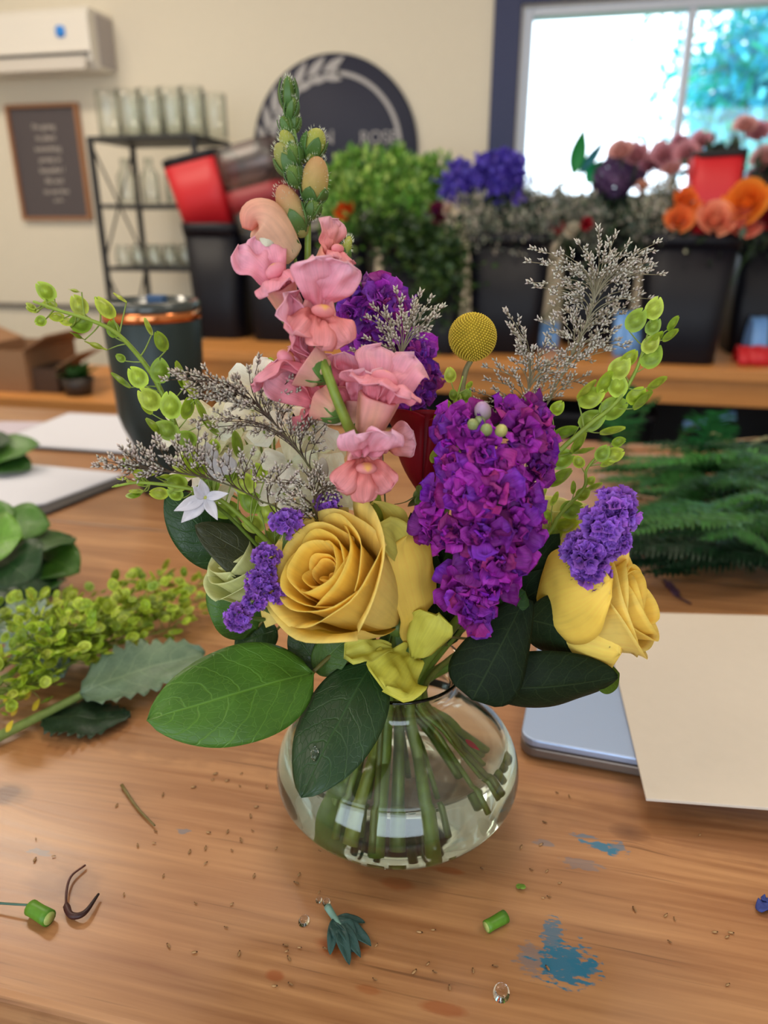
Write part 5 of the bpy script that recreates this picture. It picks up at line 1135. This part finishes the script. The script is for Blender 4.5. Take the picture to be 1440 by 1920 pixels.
# ------------------------------------------------------------------ white blooms
def bigpetals(name, label, pts, fo, nkp, btp, cols, seed=1, cat='flower'):
    rnd = random.Random(seed); t = thing(name, fo, label, cat)
    stalk(t, fo, nkp, btp, .0020, .0022)
    for (px, py, h, s, n) in pts:
        c = H(px, py, h); d = (c - V(fo)).normalized() * .7 + tocam(c) * .8; F = frame(d, V((rnd.random(), rnd.random(), rnd.random()))); m = MB(); m.tube([fo, V(fo).lerp(c, .6), c - F.col[2] * s * .1], .0008, .0006, 5, S(150, 170, 90))
        for k in range(n):
            a = 2 * PI * k / n; e = F @ V((math.cos(a), math.sin(a), .15)); cc = jit(rnd.choice(cols), .05, rnd)
            leafsheet(m, c, c + e * s, s * 1.05, F.col[2], cc, bend=.10, curl=rnd.uniform(-.3, .2), wav=.10, shape='fan', seed=rnd.uniform(0, 20), nu=8, nv=8)
        m.ball(c + F.col[2] * s * .04, s * .09, None, 8, 6, S(170, 180, 90)); m.build('blossom', M_pet, t)
    return t
WC = (S(250, 246, 226), S(246, 238, 208), S(252, 250, 238), S(240, 242, 208))
rnd = random.Random(90)
hp = []
for (px, py) in ((500, 735), (540, 760), (470, 770), (510, 800), (450, 810), (560, 820), (400, 790), (380, 830), (430, 860), (490, 850), (540, 870), (590, 850), (610, 890), (560, 910), (500, 910), (440, 910), (350, 800), (370, 880), (640, 900), (590, 800), (480, 720), (410, 840), (620, 930), (530, 930)):
    hp.append((px + rnd.uniform(-6, 6), py + rnd.uniform(-6, 6), rnd.uniform(.394, .414) - (.012 if py > 850 else 0), rnd.uniform(.0155, .0195), 4))
bigpetals('hydrangea', 'creamy white hydrangea head behind the misty sprigs on the left', hp, H(520, 980, .405), neck(-.010, .008), bott(690, 1540), WC, 3)
t = thing('white_flower', H(400, 960, .365), 'small white flower with slender petals hanging at the left', 'flower')
c = H(385, 932, .362)
for k, (px, py, wd) in enumerate(((326, 958, .0070), (340, 980, .0085), (362, 912, .0065), (376, 898, .006), (408, 975, .006), (428, 925, .005))):
    leafpart(t, 'petal', c, H(px, py, .355), wd, tocam(c), S(232, 228, 236), M_pet, shape='lance', fold=.25, wav=.05, seed=k)
stalk(t, c, neck(-.012, .0), bott(650, 1520), .0009, .0013, via=[H(470, 1010, .375)])
for px, py in ((395, 850), (430, 870), (410, 880)): leafpart(t, 'petal', H(px, py + 20, .375), H(px - 8, py - 22, .37), .010, tocam(c), S(236, 232, 236), M_pet, shape='lance', seed=px)
m = MB(); m.ball(c, .0014, None, 8, 6, S(190, 190, 90)); m.build('flower_centre', M_stem, t)
leafpart(t, 'petal', H(600, 900, .372), H(605, 858, .37), .008, tocam(c), S(214, 204, 186), M_pet, shape='round', seed=3)

# ------------------------------------------------------------------ pod sprigs in the bouquet
def podsprig(label, path, pods, nkp, btp, h0, r0=.0010, seed=1):
    rnd = random.Random(seed); A = smooth([H(*p) for p in path], 6); t = thing('pod_sprig', A[-1], label, 'greenery')
    P_ = smooth([H(*p) for p in path] + [nkp, nkp.lerp(btp, .5), btp], 6); m = MB(); m.tube(P_, r0 * .5, r0 * 1.9, 8, S(150, 176, 62), S(120, 140, 50))
    L = []
    for (px, py, rp, ang, nar) in pods:
        h = h0(px, py) if callable(h0) else h0; r = rp * MPP(py, h); a = math.radians(ang); ax = RT * math.cos(a) + UP * math.sin(a) * .95 + FH * rnd.uniform(-.25, .25); ax.normalize()
        c = H(px, py, h) ; b_ = c - ax * r * 1.05; v = tocam(c)
        nn = v if nar > .8 else (v * nar + ax.cross(v) * math.sqrt(1 - nar * nar)); nn = nn + V((rnd.gauss(0, .12), rnd.gauss(0, .12), rnd.gauss(0, .12)))
        L.append((b_, ax, nn, r))
        j = min(range(len(A)), key=lambda i: (A[i] - b_).length + (0 if True else 0)); j = min(len(A) - 1, j + 2); near = A[j]
        m.tube(smooth([near, near.lerp(b_, .5) + V((rnd.uniform(-.001, .001), 0, rnd.uniform(-.0015, .0005))), b_], 3), .00045, .00035, 4, S(140, 160, 70))
    m.build('stem', M_stem, t)
    for b_, ax, nn, r in L:
        m = MB(); pod(m, b_, ax, nn, r, jit(rnd.choice(PG), .08, rnd)); m.build('pod', M_pod, t)
    return t
podsprig('long arching pod sprig reaching out to the upper left', [(62, 565, .375), (110, 582, .378), (160, 597, .380), (215, 622, .384), (262, 670, .388), (298, 725, .390), (325, 790, .390), (350, 850, .390), (430, 960, .388), (540, 1090, .385)],
    [(86, 546, 19, 130, 1), (93, 571, 13, 160, .8), (148, 572, 19, 120, 1), (197, 577, 22, 125, .75), (58, 574, 9, 140, .6), (60, 580, 11, 150, .5), (76, 602, 12, 200, 1), (106, 594, 13, 170, .7), (124, 603, 12, 160, .8), (152, 607, 22, 20, .95), (212, 617, 15, 100, 1), (278, 612, 16, 110, .5), (302, 640, 18, 110, .7), (180, 648, 20, 155, .35), (226, 671, 9, 140, 1), (227, 713, 20, 135, .5), (258, 707, 21, 130, .95), (300, 695, 22, 85, 1), (280, 748, 23, 130, .9), (275, 766, 13, 130, .7), (320, 760, 24, 95, .85), (352, 765, 21, 80, .6), (313, 806, 22, 150, .85), (290, 800, 20, 130, .4), (350, 822, 18, 150, .85), (338, 702, 24, 100, .35), (356, 725, 24, 120, .5), (378, 770, 24, 110, .3), (140, 545, 12, 165, .25), (225, 558, 13, 140, .3), (145, 630, 14, 150, .3), (180, 560, 4, 120, 1), (85, 555, 6, 100, 1), (395, 800, 20, 130, .3)], neck(-.014, .0), bott(650, 1560), .386, .0013, 3)
podsprig('lower left pod sprig with yellow-green tips over the tumbler base', [(215, 912, .362), (260, 905, .364), (330, 912, .368), (400, 930, .372), (470, 985, .374), (560, 1080, .378)],
    [(236, 868, 10, 120, 1), (252, 878, 12, 150, .8), (243, 903, 6, 160, .6), (228, 897, 8, 175, .5), (216, 911, 7, 200, .4), (263, 902, 10, 90, 1), (250, 928, 14, 185, .5), (255, 921, 12, 175, .5), (298, 925, 16, 170, .8), (330, 905, 20, 160, .9), (328, 925, 15, 140, 1), (375, 926, 18, 80, .9), (395, 912, 18, 30, .9), (350, 880, 26, 160, .7), (365, 868, 26, 140, .6), (420, 955, 26, 175, .8), (475, 983, 20, 160, .95), (445, 833, 24, 100, .5), (378, 860, 20, 150, .7), (402, 838, 14, 90, 1), (432, 888, 18, 120, .9), (485, 885, 18, 120, .9), (275, 885, 18, 10, .35), (310, 893, 16, 10, .25), (470, 940, 24, 130, .9), (500, 960, 22, 120, .9), (455, 905, 24, 150, .9), (520, 1005, 20, 150, .8), (405, 845, 10, 60, 1), (495, 1020, 20, 130, .8)], neck(-.014, .002), bott(665, 1520), lambda x, y: .372 + (x - 220) * .00003, .0012, 4)
podsprig('tall pod sprig at the upper right beside the misty sprig', [(1225, 590, .415), (1208, 650, .413), (1190, 700, .411), (1155, 755, .409), (1095, 805, .407), (1030, 870, .405), (980, 980, .400)],
    [(1193, 600, 22, 60, .95), (1227, 578, 20, 75, .95), (1225, 612, 16, 60, 1), (1262, 606, 15, 50, .6), (1257, 628, 16, 35, .5), (1222, 668, 23, 60, .9), (1220, 645, 18, 60, .9), (1162, 690, 23, 60, .9), (1180, 672, 18, 60, .8), (1135, 718, 22, 70, .8), (1158, 722, 22, 100, .9), (1193, 742, 19, 55, .8), (1232, 718, 20, 25, .5), (1150, 765, 26, 20, .9), (1108, 745, 24, 30, .9), (1110, 788, 24, 30, .95), (1205, 750, 22, 45, .25), (1148, 807, 22, 15, .3), (1045, 765, 15, 60, .85), (1085, 830, 22, 55, .4), (1095, 845, 18, 20, .4), (1052, 860, 24, 20, .85), (1100, 730, 22, 50, .35), (1230, 635, 16, 50, .6), (1060, 810, 22, 20, .5), (1050, 895, 24, 35, .4)], neck(.014, .002), bott(940, 1500), .410, .0012, 5)
podsprig('lower right pod sprig between the stock and the fern heap', [(1165, 835, .400), (1130, 848, .400), (1100, 880, .398), (1095, 915, .397), (1050, 965, .394), (1005, 1030, .390)],
    [(1160, 828, 13, 10, .8), (1153, 852, 17, 20, 1), (1130, 850, 16, 60, 1), (1085, 866, 13, 120, .9), (1108, 901, 9, 60, 1), (1093, 926, 14, 45, .95), (1075, 914, 12, 100, .5), (1072, 955, 21, 15, .95), (1024, 968, 13, 120, .9), (1040, 935, 14, 80, .4), (1015, 930, 16, 60, .4), (1115, 912, 14, 30, .3), (1060, 985, 24, 30, .8), (1140, 868, 14, 10, .6), (1035, 1005, 22, 40, .8)], neck(.014, .0), bott(930, 1530), .397, .0010, 6)
podsprig('tiny pod sprig in front of the yellow ball flower', [(868, 705, .400), (858, 745, .398), (855, 800, .396)], [(844, 703, 14, 100, .95), (850, 740, 10, 100, 1), (873, 742, 13, 60, 1), (862, 755, 12, 80, .9), (880, 722, 8, 60, .8), (840, 760, 10, 110, .8), (815, 855, 13, 80, .8), (818, 790, 11, 100, .6)], neck(.004, .004), bott(800, 1500), .398, .0008, 7)
podsprig('short pod sprig peeping out behind the white hydrangea', [(495, 690, .435), (500, 720, .433), (520, 800, .43)], [(485, 685, 9, 120, 1), (505, 680, 10, 60, .9), (495, 700, 9, 90, .8), (512, 695, 8, 40, .8)], neck(-.006, .01), bott(720, 1500), .435, .0008, 8)

# ------------------------------------------------------------------ misty limonium
def limonium(label, path, tips, nkp, btp, seed=1, stemcol=S(146, 138, 112), pale=S(240, 234, 224), base=S(150, 134, 112), dens=1.0, dh=.012, fs=1.0):
    rnd = random.Random(seed); A = smooth([H(*p) for p in path], 6); t = thing('misty_limonium', A[-1], label, 'filler flower')
    P_ = smooth([H(*p) for p in path] + [nkp, nkp.lerp(btp, .5), btp], 6); m = MB(); m.tube(P_, .0003, .0008, 6, stemcol, S(110, 120, 50))
    sprays = []
    for (px, py) in tips:
        h = path[0][2] + rnd.uniform(-dh, dh); e = H(px, py, h); cand = [i for i in range(len(A)) if A[i].z < e.z - .004] or [len(A) - 1]
        j = min(cand, key=lambda i: (A[i] - e).length); j = min(len(A) - 1, j + 3); a = A[j]; d0 = (A[max(0, j - 1)] - a).normalized() if j else UP
        c1 = a + d0 * (e - a).length * .5; B = [a * (1 - k) ** 2 + c1 * 2 * k * (1 - k) + e * k * k for k in [i / 10 for i in range(11)]]
        m.tube(B, .00036, .0002, 5, stemcol); sprays.append(B)
    m.build('stem', M_stem, t)
    for B in sprays:
        s = MB(); Lb = (B[-1] - B[0]).length; ns = max(3, int(Lb / .0060 * dens)); ns = min(ns, 7)
        for k in range(ns):
            v = 1 - k / ns * min(.62, .028 / max(Lb, .01)) * 1.0; f = v * 10; a = B[int(min(9, f))].lerp(B[int(min(9, f)) + 1], f - int(min(9, f))); dr = (B[-1] - B[-3]).normalized()
            side = Matrix.Rotation(rnd.uniform(0, 6.28), 3, dr) @ dr.orthogonal().normalized(); d = (dr * .9 + side * (.75 if k else 0)).normalized(); L_ = rnd.uniform(.0045, .0085) * (.6 if k == 0 else 1)
            s.tube([a, a + d * L_], .00025, .0002, 3, stemcol)
            for q_ in range(int(5 * dens) + 2):
                p = a + d * L_ * (.15 + .9 * q_ / (5 * dens + 1)); sd_ = Matrix.Rotation(q_ * 2.4, 3, d) @ d.orthogonal().normalized(); ff = (d * .85 + UP * .35 + sd_ * .65).normalized(); l2 = rnd.uniform(.0024, .0036) * fs; e1 = ff.orthogonal().normalized() * .00070 * fs; e2 = ff.cross(e1).normalized() * .00070 * fs
                cb, ct = jit(base, .25, rnd), jit(pale, .12, rnd)
                s.add([p, p + ff * l2 * .5 + e1, p + ff * l2 * .5 + e2, p + ff * l2 * .5 - e1, p + ff * l2 * .5 - e2, p + ff * l2], [(0, 1, 2), (0, 2, 3), (0, 3, 4), (0, 4, 1), (1, 5, 2), (2, 5, 3), (3, 5, 4), (4, 5, 1)], [cb, mix(cb, ct, .5), mix(cb, ct, .5), mix(cb, ct, .5), mix(cb, ct, .5), ct])
        s.build('floret_spray', M_dry, t)
    return t
limonium('tall misty grey sprig, the highest one at the right', [(1120, 540, .432), (1098, 610, .431), (1060, 690, .430), (1020, 770, .428), (990, 860, .425), (960, 960, .415)],
    [(1010, 470), (1000, 492), (1032, 498), (1005, 530), (1022, 540), (1055, 522), (1048, 552), (1075, 545), (1088, 462), (1060, 478), (1108, 492), (1095, 510), (1118, 520), (1122, 440), (1150, 452), (1135, 470), (1168, 470), (1148, 488), (1180, 495), (1160, 515), (1222, 460), (1200, 480), (1215, 500), (1228, 515), (1195, 512), (1205, 495), (1185, 545), (1212, 560), (1165, 560), (1145, 575), (1130, 548), (1120, 600), (1148, 618), (1105, 585), (1085, 560), (1070, 590), (1090, 620), (1065, 640), (1110, 640), (1130, 660), (1098, 665), (1075, 610), (1050, 600), (1020, 605), (1035, 640), (1168, 645), (1090, 708), (1060, 712), (1150, 640), (1160, 590), (1180, 580), (1128, 625), (1045, 575)], neck(.010, .008), bott(880, 1480), 3, dens=1.0, pale=S(240, 236, 228))
limonium('shorter misty grey sprig just right of the yellow ball flower', [(1000, 700, .418), (975, 780, .417), (950, 860, .414), (930, 960, .408)],
    [(953, 590), (962, 620), (985, 630), (975, 650), (1000, 660), (1018, 655), (995, 690), (1020, 690), (1040, 680), (965, 680), (918, 690), (925, 715), (938, 735), (975, 720), (1000, 735), (1025, 730), (1050, 700), (895, 735), (905, 755), (1065, 690), (985, 755), (1040, 745), (1060, 660), (1080, 670)], neck(.008, .008), bott(860, 1480), 4, pale=S(230, 224, 216))
limonium('misty sprig in front of the second purple stock', [(760, 640, .405), (735, 720, .403), (715, 800, .398)],
    [(822, 582), (800, 572), (785, 562), (812, 600), (790, 590), (775, 600), (745, 555), (712, 588), (728, 600), (700, 602), (720, 625), (700, 640), (735, 640), (670, 660), (660, 690), (640, 690), (690, 665), (750, 612), (772, 582), (680, 700)], neck(.0, .004), bott(780, 1480), 5, pale=S(242, 236, 224), dh=.006)
LB = S(236, 224, 208)
limonium('misty brown-stemmed sprig spreading over the white hydrangea', [(470, 745, .372), (520, 800, .370), (570, 860, .368), (620, 960, .366)],
    [(482, 688), (468, 705), (450, 715), (432, 722), (445, 740), (412, 730), (420, 752), (398, 715), (380, 705), (368, 725), (355, 712), (340, 700), (322, 712), (375, 745), (400, 748), (490, 742), (468, 760), (500, 765), (540, 762), (552, 740), (520, 772), (490, 800), (510, 812), (532, 800), (600, 782), (580, 800), (565, 790), (605, 800), (600, 820), (545, 800), (558, 812), (430, 790), (372, 790), (415, 800), (535, 720), (525, 700)], neck(-.006, -.002), bott(700, 1490), 6, stemcol=S(74, 54, 40), pale=LB, base=S(106, 86, 70), dh=.006)
limonium('low misty sprig stretching left across the tumbler base', [(215, 868, .358), (300, 882, .360), (400, 900, .362), (480, 935, .364), (560, 1000, .366)],
    [(192, 874), (205, 866), (218, 876), (238, 852), (255, 862), (272, 850), (290, 860), (262, 872), (300, 832), (315, 850), (335, 830), (345, 850), (372, 810), (385, 830), (400, 850), (360, 852), (330, 868), (430, 860), (450, 870), (470, 858), (490, 870), (415, 880), (510, 890), (535, 880), (550, 895)], neck(-.012, -.004), bott(640, 1540), 7, stemcol=S(84, 66, 48), pale=S(238, 228, 218), base=S(124, 104, 90), dh=.005)
limonium('dense misty tuft just above the yellow rose', [(600, 900, .360), (590, 940, .361), (600, 990, .362)],
    [(560, 905), (575, 890), (600, 885), (620, 900), (640, 910), (585, 915), (605, 925), (570, 935), (550, 950), (560, 970), (540, 940), (580, 955), (628, 915), (590, 900), (612, 912), (545, 925), (520, 905), (500, 900), (575, 985)], neck(-.006, -.004), bott(720, 1510), 8, stemcol=S(84, 66, 48), pale=S(240, 230, 214), base=S(130, 110, 90), dh=.004)

# ------------------------------------------------------------------ salal leaves in the bouquet
def salal(label, leaves, twig, nkp, btp, mat=None):
    t = thing('salal_sprig', H(*twig[-1]), label, 'leaf branch')
    P_ = smooth([H(*p) for p in twig] + [nkp, nkp.lerp(btp, .5), btp], 6); m = MB(); m.tube(P_, .0012, .0022, 7, S(96, 92, 44), S(104, 116, 44)); m.build('stem', M_stem, t)
    for (b_, e_, wd, nr, col, kw) in leaves:
        bb, ee = H(*b_), H(*e_); n_ = tocam(bb.lerp(ee, .5)) + RT * nr[0] + UP * nr[1] + FH * nr[2]
        near = min(P_, key=lambda p: (p - bb).length); m = MB(); m.tube(smooth([near, near.lerp(bb, .5), bb], 3), .0009, .0008, 6, S(120, 110, 50)); m.build('leaf_stalk', M_stem, t)
        leafpart(t, 'leaf', bb, ee, wd, n_, S(*col), mat, nu=16, nv=26, **kw)
    return t
salal('two big glossy green leaves hanging over the left front of the vase', [
    ((588, 1262, .352), (275, 1352, .312), .0530, (0, .35, 0), (70, 112, 34), dict(bend=.05, wav=.035, curl=.12, seed=1.5)),
    ((700, 1240, .358), (565, 1496, .302), .0440, (-.3, .0, 0), (30, 60, 28), dict(bend=.06, wav=.03, curl=.2, seed=2.5)),
    ((590, 1258, .362), (660, 1190, .365), .022, (0, .6, 0), (60, 92, 30), dict(bend=.05, wav=.03, seed=3.5)),
    ((600, 1255, .366), (545, 1180, .372), .020, (0, .3, 0), (34, 60, 24), dict(bend=.05, wav=.03, seed=4.5))],
    [(585, 1262, .355), (640, 1215, .366), (700, 1200, .372)], neck(-.010, -.012), bott(705, 1590))
t_water = thing('water_drop', H(590, 1415, .318), 'bright water drop sitting on the dark hanging leaf', 'water drop')
c = H(590, 1413, .3155); F = frame(tocam(c) + V((-.1, 0, 0)), UP); m = MB(); m.ball(c, (.0036, .0021, .0012), Matrix.Rotation(.0, 3, 'X') @ F, 14, 10, (1, 1, 1)); m.build('drop', M_water, t_water)
salal('dark glossy leaves curling below the right yellow rose', [
    ((985, 1120, .350), (885, 1312, .326), .050, (.1, .1, 0), (16, 30, 14), dict(bend=.10, wav=.03, curl=.25, seed=6.5, shape='fan')),
    ((925, 1290, .334), (1158, 1268, .338), .034, (0, -.5, 0), (20, 34, 16), dict(bend=.06, wav=.03, curl=.5, seed=7.5, shape='round')),
    ((985, 1160, .346), (1145, 1215, .338), .034, (0, -.2, 0), (20, 36, 16), dict(bend=-.18, wav=.03, curl=.5, seed=8.5)),
    ((1110, 1270, .342), (1160, 1262, .350), .020, (0, .3, 0), (70, 92, 22), dict(bend=.1, wav=.03, curl=.2, seed=8.9, shape='round')),
    ((925, 1160, .352), (985, 1110, .350), .024, (0, .3, 0), (36, 60, 26), dict(bend=.1, wav=.04, curl=.3, seed=9.5)),
    ((1150, 1180, .374), (1225, 1180, .372), .020, (0, .3, 0), (40, 84, 30), dict(bend=.1, seed=9.9))],
    [(1040, 1180, .360), (960, 1190, .362), (880, 1210, .368)], neck(.016, -.006), bott(935, 1530, .058), M_leafm)
salal('dark leaves at the back left under the white flower', [
    ((440, 1060, .392), (312, 925, .392), .034, (0, .2, 0), (34, 66, 28), dict(bend=.1, wav=.03, curl=.2, seed=11.5)),
    ((560, 1105, .382), (365, 985, .372), .030, (0, .6, 0), (54, 58, 34), dict(bend=.05, wav=.03, curl=.1, seed=12.5)),
    ((480, 1180, .385), (398, 1085, .385), .034, (0, .2, 0), (64, 104, 34), dict(bend=.08, wav=.05, curl=.1, seed=13.5, shape='round')),
    ((520, 1180, .388), (440, 1210, .38), .022, (0, .2, 0), (40, 72, 30), dict(bend=.08, wav=.05, seed=14.5))],
    [(440, 1070, .395), (520, 1130, .390), (600, 1190, .385)], neck(-.014, .004), bott(640, 1480))
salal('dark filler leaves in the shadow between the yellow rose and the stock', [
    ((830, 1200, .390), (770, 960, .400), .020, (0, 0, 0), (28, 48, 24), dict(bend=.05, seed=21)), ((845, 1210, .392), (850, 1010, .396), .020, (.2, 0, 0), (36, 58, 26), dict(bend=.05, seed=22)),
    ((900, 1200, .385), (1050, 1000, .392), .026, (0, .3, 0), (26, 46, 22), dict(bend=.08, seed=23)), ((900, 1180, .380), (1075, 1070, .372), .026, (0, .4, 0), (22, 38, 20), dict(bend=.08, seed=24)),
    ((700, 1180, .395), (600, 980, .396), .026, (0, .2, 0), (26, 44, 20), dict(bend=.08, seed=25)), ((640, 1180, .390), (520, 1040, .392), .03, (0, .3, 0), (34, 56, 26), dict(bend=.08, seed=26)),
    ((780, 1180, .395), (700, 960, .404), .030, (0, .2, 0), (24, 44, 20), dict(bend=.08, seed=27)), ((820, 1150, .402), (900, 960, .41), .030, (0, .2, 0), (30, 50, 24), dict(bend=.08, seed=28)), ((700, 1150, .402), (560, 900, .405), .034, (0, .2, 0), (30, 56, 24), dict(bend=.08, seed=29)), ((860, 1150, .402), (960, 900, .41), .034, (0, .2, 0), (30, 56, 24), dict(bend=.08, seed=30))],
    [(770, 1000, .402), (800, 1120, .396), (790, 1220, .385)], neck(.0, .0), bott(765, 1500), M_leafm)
# submerged leaf and petal, small green leaf tip in the neck
o = MB(); leafsheet(o, PZ(640, 1560, TZ + .012), PZ(668, 1470, TZ + .03), .022, -FH + UP * .4, S(120, 150, 60), shape='round', bend=.1); o = o.build('submerged_leaf', M_leaf2, None, True, .0004); tag(o, 'pale green leaf under water at the left inside the vase', 'leaf')
o = MB(); leafsheet(o, H(872, 1388, .372), H(898, 1408, .366), .003, -FH + UP * .4, S(200, 30, 60), shape='lance', bend=.1); o = o.build('fallen_petal', M_pet, None, True, .0004); tag(o, 'small crimson petal floating inside the right of the vase', 'petal')
